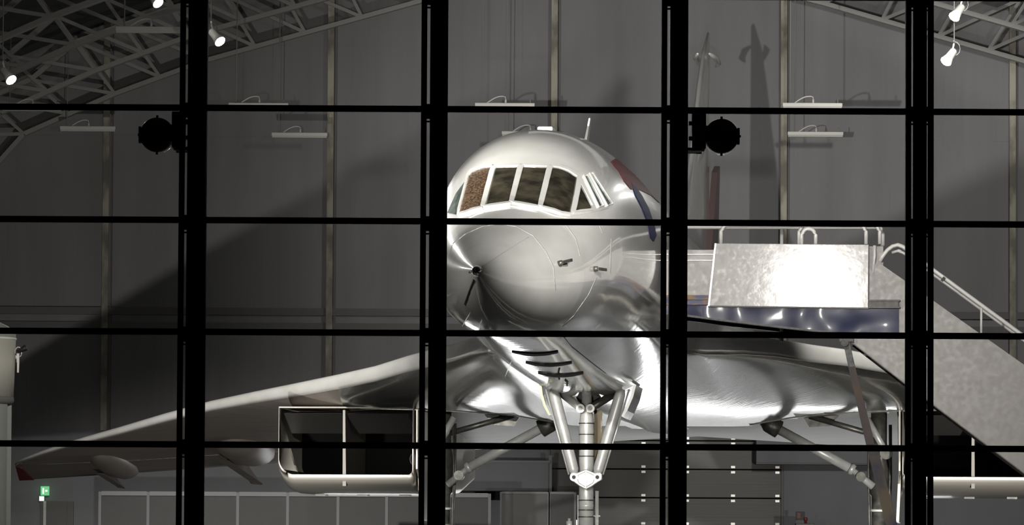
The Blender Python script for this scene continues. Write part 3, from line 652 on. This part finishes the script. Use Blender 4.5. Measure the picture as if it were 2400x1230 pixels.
def wing(sg):
    rings = []; nl = 22
    for Y in YS:
        sl, zl, h = sinterp(Y, SLE), sinterp(Y, ZLE), sinterp(Y, LEH); te = 46.3; rg = []
        c_ = te-sl
        for k in range(nl+1):                          # lower surface, trailing edge to leading edge
            u = (1-k/nl)**1.5; s = sl+.12+(c_-.12)*u; rg.append(Vector((sg*Y, s, zlow(Y, s) if u > .001 else zl-h)))
        for a_ in (-60, -30, 0, 30, 60): rg.append(Vector((sg*Y, sl+.12*(1-math.cos(R(a_))), zl-h/2+h/2*math.sin(R(a_)))))
        for k in range(9):
            u = (k/8)**1.5; s = sl+.12+(c_-.12)*u; lo = zlow(Y, s)
            rg.append(Vector((sg*Y, s, max(lo+.03, zl+(sinterp(Y, ZTE)+.04-zl)*u**1.2))))
        rings.append(rg)
    mb = MB(); n_ = len(rings[0]); mb.loft(rings)
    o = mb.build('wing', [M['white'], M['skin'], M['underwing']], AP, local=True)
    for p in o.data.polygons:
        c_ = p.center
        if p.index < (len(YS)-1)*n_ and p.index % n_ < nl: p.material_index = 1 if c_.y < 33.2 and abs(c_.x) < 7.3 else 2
    o.data.materials[0] = M['white']
    # leading edge strip, actuator fairings, tip flag
    for Y, s0, sz in ((8.65, 41.6, 1), (11.45, 43.0, .72)):
        rgs = []
        for q, r_ in ((0, .03), (.4, .28), (1.2, .42), (2.4, .44), (3.4, .33), (4.2, .18), (4.7, .05)):
            s = s0+q*.95; zz = zlow(Y, min(s, 46.2))+.08; r2 = r_*sz
            rgs.append([Vector((sg*(Y+r2*1.25*math.cos(2*math.pi*k/16)), s, zz+r2*.85*math.sin(2*math.pi*k/16))) for k in range(16)])
        MB().loft(rgs).build('actuator_fairing', M['underwing'], AP, local=True)
        s1 = s0+1.6; z_a = zlow(Y, s1)
        MB().prism([(sg*(Y+.3*sz), s1, z_a-.25*sz), (sg*(Y+.34*sz), 46.2, zlow(Y, 46.2)), (sg*(Y+.12*sz), 46.8, zlow(Y, 46.2)-.42*sz), (sg*(Y+.05*sz), 46.4, zlow(Y, 46.2)-.40*sz)], (sg*.22*sz, 0, .02)).build('fairing_strake', M['underwing'], AP, local=True)
    MB().loft([[Vector((sg*(13.27+.03*t_), s_, zlow(13.27, s_)-.02)), Vector((sg*(13.27+.30+.03*t_-.16*(1-t_)), s_, zlow(13.45, s_)-.02)), Vector((sg*(13.27+.30+.03*t_-.16*(1-t_)), s_, zlow(13.45, s_)+.01)), Vector((sg*(13.27+.03*t_), s_, zlow(13.27, s_)+.01))]
               for t_, s_ in [(k/6, 44.8+1.5*k/6) for k in range(7)]], smooth=False).build('tip_flag', M['redw'], AP, local=True, label='red patch at wing tip')
    for Y0, Y1, s_ in ((7.2, 13.2, 44.2),):
        MB().loft([[Vector((sg*y_, s_-.02, zlow(y_, s_)-.006)), Vector((sg*y_, s_+.02, zlow(y_, s_)-.006)), Vector((sg*y_, s_+.02, zlow(y_, s_)+.01)), Vector((sg*y_, s_-.02, zlow(y_, s_)+.01))] for y_ in [Y0+(Y1-Y0)*k/10 for k in range(11)]], smooth=False).build('elevon_gap', M['steel_d'], AP, local=True)
    MB().loft([[Vector((sg*y_, 33.15, zlow(y_, 33.1)-.02)), Vector((sg*y_, 33.3, zlow(y_, 33.1)-.02)), Vector((sg*y_, 33.3, zlow(y_, 33.1)+.04)), Vector((sg*y_, 33.15, zlow(y_, 33.1)+.04))] for y_ in [1.6+3.6*k/16 for k in range(17)]], smooth=False).build('bay_gap', M['steel_d'], AP, local=True)
    # engine pod
    y0, y1, yd = 4.24, 6.62, 5.46; S0 = 33.0; zt_, zm, zbm = 4.10, 2.98, 2.66
    def rect(s, a_, b_, lo, hi, rin, rout, n_=8):
        pts_ = [Vector((a_, s, hi)), Vector((b_, s, hi))]
        for k in range(n_+1):
            t_ = math.pi/2*k/n_; pts_.append(Vector((b_-rout+rout*math.cos(t_), s, lo+rout-rout*math.sin(t_))))
        for k in range(n_+1):
            t_ = math.pi/2*k/n_; pts_.append(Vector((a_+rin-rin*math.sin(t_), s, lo+rin-rin*math.cos(t_))))
        return [Vector((sg*p.x, p.y, p.z)) for p in pts_]
    def pod_ring(s, g_, lo): return rect(s, y0+g_, y1-g_, lo+g_, zt_+.06-g_*.2, .10, .30)
    pod = root_part('engine_pod')
    rings = [pod_ring(S0+.02, .05, zm), pod_ring(S0, .02, zm-.03), pod_ring(S0+.06, 0, zm-.10), pod_ring(S0+.35, 0, zm-.22), pod_ring(S0+.8, 0, zbm+.02), pod_ring(S0+1.4, 0, zbm), pod_ring(S0+5, 0, zbm+.02), pod_ring(S0+9, .03, zbm+.1), pod_ring(S0+12.5, .12, zbm+.3)]
    inner = [rect(s, y0+.016, y1-.016, zm+.0, zt_+.03, .04, .2) for s in (S0+3.2, S0+.3, S0+.02)]
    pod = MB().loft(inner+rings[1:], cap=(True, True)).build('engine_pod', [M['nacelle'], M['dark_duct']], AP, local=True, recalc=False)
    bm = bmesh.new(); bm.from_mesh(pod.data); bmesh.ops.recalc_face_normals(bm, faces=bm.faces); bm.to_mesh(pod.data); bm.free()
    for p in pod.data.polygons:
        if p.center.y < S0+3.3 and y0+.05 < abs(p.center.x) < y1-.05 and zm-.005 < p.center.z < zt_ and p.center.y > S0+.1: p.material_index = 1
    MB().add([(sg*(yd-.02), S0-.02, zt_), (sg*(yd+.02), S0-.02, zt_), (sg*(yd+.03), S0+3, zt_), (sg*(yd-.03), S0+3, zt_), (sg*(yd-.03), S0+.1, zm-.2), (sg*(yd+.03), S0+.1, zm-.2), (sg*(yd+.03), S0+3, zm), (sg*(yd-.03), S0+3, zm)],
             [(0, 1, 2, 3), (4, 5, 6, 7), (0, 1, 5, 4), (1, 2, 6, 5), (2, 3, 7, 6), (3, 0, 4, 7)]).build('splitter', M['split'], pod, local=True)
    for a_, b_ in ((y0+.1, yd-.05), (yd+.05, y1-.1)):
        o = MB(); lo = zt_-.38
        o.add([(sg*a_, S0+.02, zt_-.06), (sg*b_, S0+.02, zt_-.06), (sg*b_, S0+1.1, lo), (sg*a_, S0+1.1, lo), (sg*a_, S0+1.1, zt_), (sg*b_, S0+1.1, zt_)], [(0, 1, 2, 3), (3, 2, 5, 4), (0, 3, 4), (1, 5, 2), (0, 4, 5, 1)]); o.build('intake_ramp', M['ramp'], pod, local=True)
    mb = MB(); mb.loft([[Vector((sg*(y0+.24+r_*math.cos(2*math.pi*k/24)), S0+2.9, zm+.33+r_*math.sin(2*math.pi*k/24))) for k in range(24)] for r_ in (.14, .125)]+[[Vector((sg*(y0+.24+.125*math.cos(2*math.pi*k/24)), S0+3.2, zm+.33+.125*math.sin(2*math.pi*k/24))) for k in range(24)]], cap=(False, True)); mb.build('spill_port', M['ramp'], pod, local=True)
    for k in range(3):
        MB().box((sg*(y0+.4+k*.75)-.09, S0+2.2, zbm-.03), (sg*(y0+.4+k*.75)+.09, S0+2.6, zbm+.02)).build('drain_mast', M['steel_d'], pod, local=True)
    # nacelle inboard flare plate that stands in front of the main gear
    MB().prism([(sg*(y0-.03), S0+.1, zt_+.05), (sg*(y0-.03), S0+3, zt_+.05), (sg*(y0-.03), S0+3, zbm+.3), (sg*(y0-.05), S0+.5, zbm+.2), (sg*(y0-.03), S0+.12, zm+.1)], (sg*-.03, 0, 0)).build('side_cheek', M['nacelle'], pod, local=True)
    return o
def root_part(n_): return None
wing(-1); wing(1)

# nose gear
NG = root_part('x')
def lp(px, py, s): return al(px, py, s)
NS = 16.5
ng = MB(); a = lp(1375, 972, NS); z_top = a.z; x0 = a.x
prof = [(z_top+.45, .07), (z_top+.05, .075), (z_top, .095), (lp(1375, 985, NS).z, .10), (lp(1375, 1010, NS).z, .112), (lp(1375, 1013, NS).z, .108), (lp(1375, 1108, NS).z, .108), (lp(1375, 1147, NS).z, .105), (lp(1375, 1182, NS).z, .104),
        (lp(1375, 1183, NS).z, .109), (lp(1375, 1187, NS).z, .109), (lp(1375, 1188, NS).z, .105), (1.6, .105), (1.58, .075), (.55, .07)]
ng.tube([(x0, NS, z) for z, r_ in prof], [r_ for z, r_ in prof], 28); nose_leg = ng.build('nose_gear', M['steel'], AP, local=True)
for yy in (992, 1018, 1069, 1172, 1195, 1211):
    z = lp(1375, yy, NS).z; mb = MB(); mb.tube([(x0, NS, z-.008), (x0, NS, z+.008)], .1125, 28); mb.build('clamp_band', M['steel_d'], nose_leg, local=True)
for pa, pb, c_ in (((1296, 912), (1347, 1112), -1), ((1457, 912), (1399, 1112), 1)):
    A_, B_ = lp(*pa, NS-.15), lp(*pb, NS-.22)
    mb = MB(); mb.tube([A_, A_+(B_-A_)*.06, A_+(B_-A_)*.12, A_+(B_-A_)*.94, B_], [.05, .075, .082, .074, .05], 20); st = mb.build('drag_strut', M['steel'], nose_leg, local=True)
    mb = MB(); q = Vector((c_*.085, .03, 0)); mb.tube([A_+q+Vector((c_*.02, 0, 0)), B_+q*1.0], .014, 8); mb.build('hydraulic_pipe', M['steel'], nose_leg, local=True)
# collar plate
def hexp(pts_, s): return [lp(x, y, s) for x, y in pts_]
o = MB().prism(hexp([(1336, 1110), (1343, 1104), (1352, 1108), (1373, 1099), (1394, 1108), (1402, 1104), (1411, 1110), (1411, 1124), (1396, 1133), (1388, 1139), (1373, 1147), (1358, 1139), (1350, 1133), (1337, 1124)], NS-.27), (0, .10, 0)).build('collar_plate', M['steel'], nose_leg, local=True); bevel(o, .012, 3)
o = MB().prism(hexp([(1355, 1112), (1373, 1104), (1391, 1112), (1394, 1121), (1390, 1132), (1373, 1142), (1356, 1132), (1352, 1121)], NS-.285), (0, .03, 0)).build('collar_boss', M['steel'], nose_leg, local=True); bevel(o, .01, 3)
MB().prism(hexp([(1371.5, 1104), (1374.5, 1104), (1374.5, 1143), (1371.5, 1143)], NS-.31), (0, .03, 0)).build('collar_rib', M['steel'], nose_leg, local=True)
for px in (1345, 1400):
    c_ = lp(px, 1118, NS-.29)
    mb = MB(); mb.tube([c_, c_+Vector((0, .05, 0))], .058, 20); mb.build('pivot_boss', M['steel'], nose_leg, local=True)
    mb = MB(); mb.tube([c_-Vector((0, .012, 0)), c_+Vector((0, .02, 0))], .028, 16); mb.build('pivot_bore', M['black'], nose_leg, local=True)
for px, tx in ((1361, 1318), (1384, 1440)):
    c_ = lp(px, 957, NS-.12); T_ = lp(tx, 922, NS+.1)
    mb = MB(); mb.tube([c_, T_], [.055, .06], 12); mb.build('lock_link', M['steel_d'] if px > 1370 else M['steel'], nose_leg, local=True)
    mb = MB(); mb.tube([c_-Vector((0, .07, 0)), c_+Vector((0, .07, 0))], .062, 20); mb.build('link_eye', M['steel'], nose_leg, local=True)
    mb = MB(); mb.tube([c_-Vector((0, .085, 0)), c_+Vector((0, .0, 0))], .032, 16); mb.build('link_bolt', M['steel_d'], nose_leg, local=True)
MB().prism(hexp([(1392, 958), (1411, 962), (1410, 1030), (1404, 1092), (1394, 1080), (1392, 1000)], NS+.5), (0, .06, 0)).build('rear_bay_door', M['gold'], nose_leg, local=True, label='varnished brown inner door edge')
mb = MB(); mb.prism(hexp([(1350, 930), (1408, 926), (1400, 950), (1358, 950)], NS+.2), (0, .3, 0)); mb.build('bay_actuator', M['black'], nose_leg, local=True)
for k, (mt, pl) in enumerate((('cream', [(1263, 900), (1267, 925), (1273, 950), (1286, 974), (1290, 972), (1279, 948), (1272, 924), (1269, 900)]), ('steel', [(1484, 902), (1477, 930), (1463, 960), (1456, 975), (1461, 978), (1470, 962), (1484, 930), (1491, 902)]))):
    MB().prism(hexp(pl, NS-.2), (0, 1.5, 0)).build('bay_door', M['white'], nose_leg, local=True)
    MB().prism(hexp(pl, NS-.215), (0, .014, 0)).build('bay_door_edge', M[mt], nose_leg, local=True)
# pipes, lamp and small fittings low on the leg
for dx, dz0, dz1 in ((-.125, 1160, 1300), (.135, 1150, 1300), (.16, 1150, 1300)):
    A_, B_ = lp(1375, dz0, NS), lp(1375, dz1, NS); mb = MB(); mb.tube([A_+Vector((dx, 0, 0)), B_+Vector((dx, 0, 0))], .012, 8); mb.build('hydraulic_pipe', M['steel'], nose_leg, local=True)
c_ = lp(1334, 1226, NS); mb = MB(); mb.tube([c_+Vector((0, 0, -.1)), c_+Vector((0, 0, .03)), c_+Vector((0, 0, .035)), c_+Vector((0, 0, .07))], [.045, .045, .02, .02], 14); mb.build('steering_jack', M['steel'], nose_leg, local=True)
MB().box(tuple(lp(1350, 1232, NS)), tuple(lp(1356, 1218, NS)+Vector((0, .06, 0)))).build('junction_box', M['steel'], nose_leg, local=True)
MB().bar(lp(1391, 1209, NS), lp(1407, 1209, NS), .02).build('tap_lever', M['steel_d'], nose_leg, local=True)
for sg in (-1, 1):
    mb = MB(); n_ = 32; cz = .42; R_ = .40
    mb.loft([[Vector((x0+sg*(.12+d_), NS+r_*math.cos(2*math.pi*k/n_), cz+r_*math.sin(2*math.pi*k/n_))) for k in range(n_)] for d_, r_ in ((0, .2), (0, .33), (.03, .4), (.16, .4), (.19, .33), (.19, .2))])
    mb.build('nose_wheel', M['black'], nose_leg, local=True)
mb = MB(); mb.tube([(x0-.3, NS, .42), (x0+.3, NS, .42)], .07, 14); mb.build('axle', M['steel'], nose_leg, local=True)
MB().bar((x0, NS, .6), (x0, NS, .35), .14).build('fork', M['steel'], nose_leg, local=True)

# main gears
def main_gear(sg):
    X = sg*3.82; s = 34.0
    mb = MB(); mb.tube([(X, s, 4.1), (X, s, 3.6), (X, s, 3.2), (X, s, 2.7), (X, s, 2.65), (X, s, .8)], [.14, .14, .18, .17, .13, .12], 20); leg = mb.build('main_gear', M['steel_d'], AP, local=True, label='dark oily main undercarriage leg')
    A_ = Vector((sg*1.85, s-.25, 3.93)); B_ = Vector((sg*3.35, s-.25, 3.12)); C_ = Vector((X-sg*.1, s-.15, 2.82)); d = B_-A_
    mb = MB(); mb.tube([A_-d*.04, A_+d*.02, A_+d*.16, A_+d*.17], [.08, .15, .16, .1], 16); mb.build('jack_head', M['steel_d'], leg, local=True)
    mb = MB(); mb.tube([A_+d*.12, B_], .085, 18); mb.build('side_stay', M['steel'], leg, local=True)
    mb = MB(); mb.tube([B_-d*.02, B_, B_+d*.03], [.10, .105, .09], 18); mb.build('stay_collar', M['steel'], leg, local=True)
    mb = MB(); mb.tube([B_, C_], [.05, .07], 12); mb.build('stay_end', M['steel'], leg, local=True)
    mb = MB(); q = B_+(C_-B_)*.45; mb.tube([q-Vector((0, .12, 0)), q+Vector((0, .12, 0))], .085, 18); mb.build('stay_knuckle', M['steel_d'], leg, local=True)
    mb = MB(); mb.tube([(sg*2.6, s+.1, 4.05), (sg*3.9, s+.1, 3.68)], .05, 12); mb.build('retraction_jack', M['steel_d'], leg, local=True)
    MB().prism([(sg*2.45, s+.2, 4.1), (sg*3.15, s+.2, 4.1), (sg*2.95, s+.2, 3.88), (sg*2.6, s+.2, 3.86)], (0, .1, 0)).build('hinge_plate', M['steel_d'], leg, local=True)
    mb = MB(); mb.tube([(X-sg*.2, s-.15, 4.0), (X+sg*.12, s-.2, 3.42)], .06, 12); mb.build('lever', M['steel'], leg, local=True)
    mb = MB(); mb.tube([(X+sg*.13, s-.3, 3.4), (X+sg*.13, s+.1, 3.4)], .11, 18); mb.build('lever_eye', M['steel_d'], leg, local=True)
    for z in (3.05, 2.75, 2.4, 2.1, 1.85):
        mb = MB(); mb.tube([(X, s, z-.02), (X, s, z+.02)], .165 if z > 2.7 else .15, 18); mb.build('ring', M['steel'], leg, local=True)
    for dx, dy in ((-.18, -.1), (.19, -.08), (.21, 0)):
        mb = MB(); mb.tube([(X+dx, s+dy, 3.9), (X+dx*1.02, s+dy, 3.0), (X+dx*.9, s+dy, 2.2), (X+dx, s+dy, 1.2)], .018, 8); mb.build('hose', M['steel_d'], leg, local=True)
    # tall gear door beside the pod
    MB().prism([(X+sg*.32, s-.5, 4.1), (X+sg*.38, s-.5, 3.9), (X+sg*.40, s-.5, 3.1), (X+sg*.36, s-.5, 2.2), (X+sg*.31, s-.5, 2.2), (X+sg*.35, s-.5, 3.1), (X+sg*.33, s-.5, 3.9)], (0, 2.0, 0)).build('gear_door', M['nacelle'], leg, local=True)
    MB().bar((X, s-.8, .5), (X, s+.8, .5), .2).build('bogie_beam', M['steel_d'], leg, local=True)
    MB().bar((X, s, .9), (X, s, .45), .2).build('fork', M['steel_d'], leg, local=True)
    for dy in (-.75, .75):
        for dx in (-.35, .35):
            n_ = 28; mb = MB(); mb.loft([[Vector((X+dx+e_, s+dy+r_*math.cos(2*math.pi*k/n_), .56+r_*math.sin(2*math.pi*k/n_))) for k in range(n_)] for e_, r_ in ((-.15, .25), (-.15, .45), (-.1, .56), (.1, .56), (.15, .45), (.15, .25))]); mb.build('main_wheel', M['black'], leg, local=True)
main_gear(-1); main_gear(1)

# ============================================================ BOARDING STAIRS (plane across the aircraft at station ~10)
nS = AM.to_3x3() @ Vector((0, 1, 0)); P0 = AM @ Vector((0, 10.4, 0)); BK = nS*1.9
def q(px, py, k=0.0): return on_plane(px, py, P0+nS*k, nS)
c_ = q(1860, 720)
BS = root('boarding_stairs', (c_.x, c_.y, 0), label='white mobile boarding stairs with navy beam and tube handrails, at the aircraft door', cat='stairs')
T = nS*.045
o = MB().prism([q(1677, 570), q(2036, 573), q(2035, 721.7), q(1661, 716.7)], T).build('side_panel', M['stair_w'], BS); bevel(o, .008)
MB().prism([q(1675, 570, -.02), q(1679, 570, -.02), q(1663, 717, -.02), q(1659, 717, -.02)], T*1.4).build('panel_edge', M['hinge'], BS)
MB().prism([q(1659, 716, -.015), q(2036, 721, -.015), q(2036, 724, -.015), q(1659, 719, -.015)], T*1.3).build('panel_edge', M['trough'], BS)
o = MB().prism([q(1556, 585, .12), q(1676, 585, .12), q(1676, 692, .12), q(1554, 692, .12)], T).build('bridge_panel', M['stair_w'], BS); bevel(o, .008)
for yy in (595, 609): MB().prism([q(1545, yy, .1), q(1676, yy, .1), q(1676, yy+1.4, .1), q(1545, yy+1.4, .1)], nS*.03).build('panel_batten', M['hinge'], BS)
o = MB().prism([q(1560, 692, .06), q(1665, 692, .06), q(1665, 714, .06), q(1560, 714, .06)], T*2).build('bridge_edge', M['rust'], BS)
MB().prism([q(1560, 700.5, .04), q(1662, 700.5, .04), q(1662, 702.5, .04), q(1560, 702.5, .04)], T).build('edge_angle', M['trough'], BS)
beam = [q(1560, 715, .03), q(2107, 721, .03), q(2107, 783, .03), q(2000, 782, .03), q(1850, 766, .03), q(1700, 749, .03), q(1608, 737, .03), q(1560, 733, .03)]
MB().prism(beam, nS*.12).build('platform_beam', M['navy'], BS)
MB().prism([q(1560, 733, .0), q(1608, 737, .0), q(1700, 749, .0), q(1850, 766, .0), q(2000, 782, .0), q(2107, 783, .0), q(2107, 786, .0), q(2000, 786, .0), q(1850, 770.5, .0), q(1700, 753, .0), q(1608, 741, .0), q(1560, 737, 0)], nS*.2).build('beam_flange', M['trough'], BS)
MB().prism([v+BK for v in beam], nS*.12).build('platform_beam', M['navy'], BS)
MB().prism([q(1560, 715, .15), q(2107, 721, .15), q(2107, 727, .15), q(1560, 721, .15)], nS*1.78).build('platform_deck', M['tread'], BS)
MB().prism([q(2036, 706, -.03), q(2106, 706, -.03), q(2106, 719, -.03), q(2036, 719, -.03)], T*2).build('channel', M['trough'], BS)
MB().prism([q(2036, 702, -.05), q(2109, 702, -.05), q(2109, 706, -.05), q(2036, 706, -.05)], T*2.5).build('channel_lip', M['trough'], BS)
MB().prism([q(2036, 718, -.05), q(2109, 718, -.05), q(2109, 722, -.05), q(2036, 722, -.05)], T*2.5).build('channel_lip', M['trough'], BS)
MB().prism([q(2037, 577, .1), q(2070, 577, .1), q(2070, 720, .1), q(2037, 720, .1)], T).build('end_panel', M['stair_s'], BS)
# stringer: photographed part then on down to the ground at the same slope
sx0, sy0 = 2400, 855; sl = (855-705)/(2400-2187.)
def slope_top(px): return 705+(px-2187)*sl
def slope_bot(px): return 948+(px-2187)*((1105-948)/(2400-2187.))
gx1 = 3050
poly = [q(2055, 612, .04), q(2120, 657, .04), q(gx1, slope_top(gx1), .04), q(gx1-20, slope_bot(gx1), .04), q(2120, 898, .04), q(1988, 796, .04), q(2008, 784, .04), q(2045, 784, .04), q(2038, 720, .04), q(2038, 645, .04)]
MB().prism(poly, T).build('stringer', M['stair_s'], BS)
MB().prism([v+BK for v in poly], T).build('stringer', M['stair_s'], BS)
lowl = [(1988, 796), (2120, 898), (gx1-20, slope_bot(gx1))]
MB().loft([[q(x, y-1.2, -.0), q(x, y+1.6, 0), q(x, y+1.6, .12), q(x, y-1.2, .12)] for x, y in lowl], smooth=False).build('stringer_edge', M['trough'], BS)
zz = q(2107, 722).z; xs = 2107; nst = 24
for k in range(nst):
    px = 2115+k*(gx1-2115)/nst; py = slope_top(px)+ (slope_bot(px)-slope_top(px))*.55
    a_ = q(px, py, .09); MB().prism([a_, a_+Vector((.26, 0, 0)), a_+Vector((.26, 0, -.04)), a_+Vector((0, 0, -.04))], nS*1.8).build('step', M['tread'], BS)
# handrails
def rail(pts_, r_=.022, k=0., nm='handrail'):
    mb = MB(); mb.tube([q(x, y, k) for x, y in pts_], r_, 12); return mb.build(nm, M['rail'], BS)
def loop(x0_, x1_, yb, yt, r_px, k, rr_=.026):
    pts_ = [(x0_, yb)]+[(x0_+r_px-r_px*math.cos(a_), yt+r_px*1.2-r_px*1.2*math.sin(a_)) for a_ in [i*math.pi/12 for i in range(7)]]
    pts_ += [(x1_-r_px+r_px*math.sin(a_), yt+r_px*1.2-r_px*1.2*math.cos(a_)) for a_ in [i*math.pi/12 for i in range(7)]]+[(x1_, yb)]
    rail(pts_, rr_, k)
loop(1690, 2030, 572, 528, 16, .10); loop(1873, 2062, 572, 528, 16, .22, .025); loop(1879, 1912, 572, 536, 16, .06)
loop(1558, 2069, 576, 532, 14, 1.7, .03)
rail([(1832, 800), (1832, 535)], .024, 1.75, 'rail_post')
rail([(2062, 612), (2069, 600), (2080, 586), (2092, 577), (2104, 574), (2116, 578), (2135, 592), (2187, 632), (2395, 784), (gx1, 784+(gx1-2395)*.73)], .027, .0)
rail([(2090, 592), (2104, 588), (2116, 592), (2187, 643), (2400, 798), (gx1, 798+(gx1-2400)*.73)], .02, 1.7)
MB().bar(q(2208, 652, -.02), q(2213, 656, -.02), .06).build('rail_clamp', M['black'], BS)
for px in range(2300, 3040, 180): rail([(px, slope_top(px)+4), (px, 632+(px-2187)*.731)], .016, .02, 'rail_post')
rail([(2046, 640), (2050, 600), (2050, 575)], .02, .05, 'rail_post')
# props
for k in (-.06, 1.8):
    L1 = [(1975, 797), (1990, 797), (2004, 858), (1988, 860)]
    MB().prism([q(x, y, k) for x, y in L1], nS*.12).build('prop_head', M['scuff'], BS)
    MB().prism([q(x, y, k) for x, y in [(1988, 860), (2004, 858), (2050, 1040), (2030, 1042)]], nS*.12).build('prop_leg', mat('brown_scuffed_leg', (.10, .07, .05), .6, spec=.25, noise=(3, (1, 1, .6), (.05, .045, .06), .35, .65)), BS)
    MB().prism([q(x, y, k) for x, y in [(2030, 1042), (2055, 1040), (2128, 1330), (2175, 1560), (2150, 1560), (2100, 1330)]], nS*.12).build('prop_leg', M['prop'], BS)
    MB().bar(q(1968, 796, k), q(2000, 796, k), .05).build('prop_pin', M['scuff'], BS)
mb = MB(); c_ = q(1980, 803, -.07); mb.tube([c_-nS*.05, c_+nS*.1], .05, 14); mb.build('pivot_bolt', M['scuff'], BS)
for px in (2160, 2980):
    for k in (.1, 1.7):
        c_ = q(px, 1500, k); n_ = 24; mb = MB()
        mb.tube([Vector((c_.x, c_.y, .3)), Vector((c_.x, c_.y, .3))+nS*.18], .30, n_); mb.build('wheel', M['black'], BS)
    MB().bar(q(px, 1500, 0)*Vector((1, 1, 0)).length*0+Vector((q(px, 1500, .1).x, q(px, 1500, .1).y, .3)), Vector((q(px, 1500, 1.7).x, q(px, 1500, 1.7).y, .3)), .08).build('axle', M['steel_d'], BS)
a_, b_ = q(2150, 1500, .3), q(3000, 1500, .3)
MB().bar((a_.x, a_.y, .38), (b_.x, b_.y, .38), .12, .12).build('chassis_rail', M['navy'], BS)
a_, b_ = q(2150, 1500, 1.6), q(3000, 1500, 1.6)
MB().bar((a_.x, a_.y, .38), (b_.x, b_.y, .38), .12, .12).build('chassis_rail', M['navy'], BS)
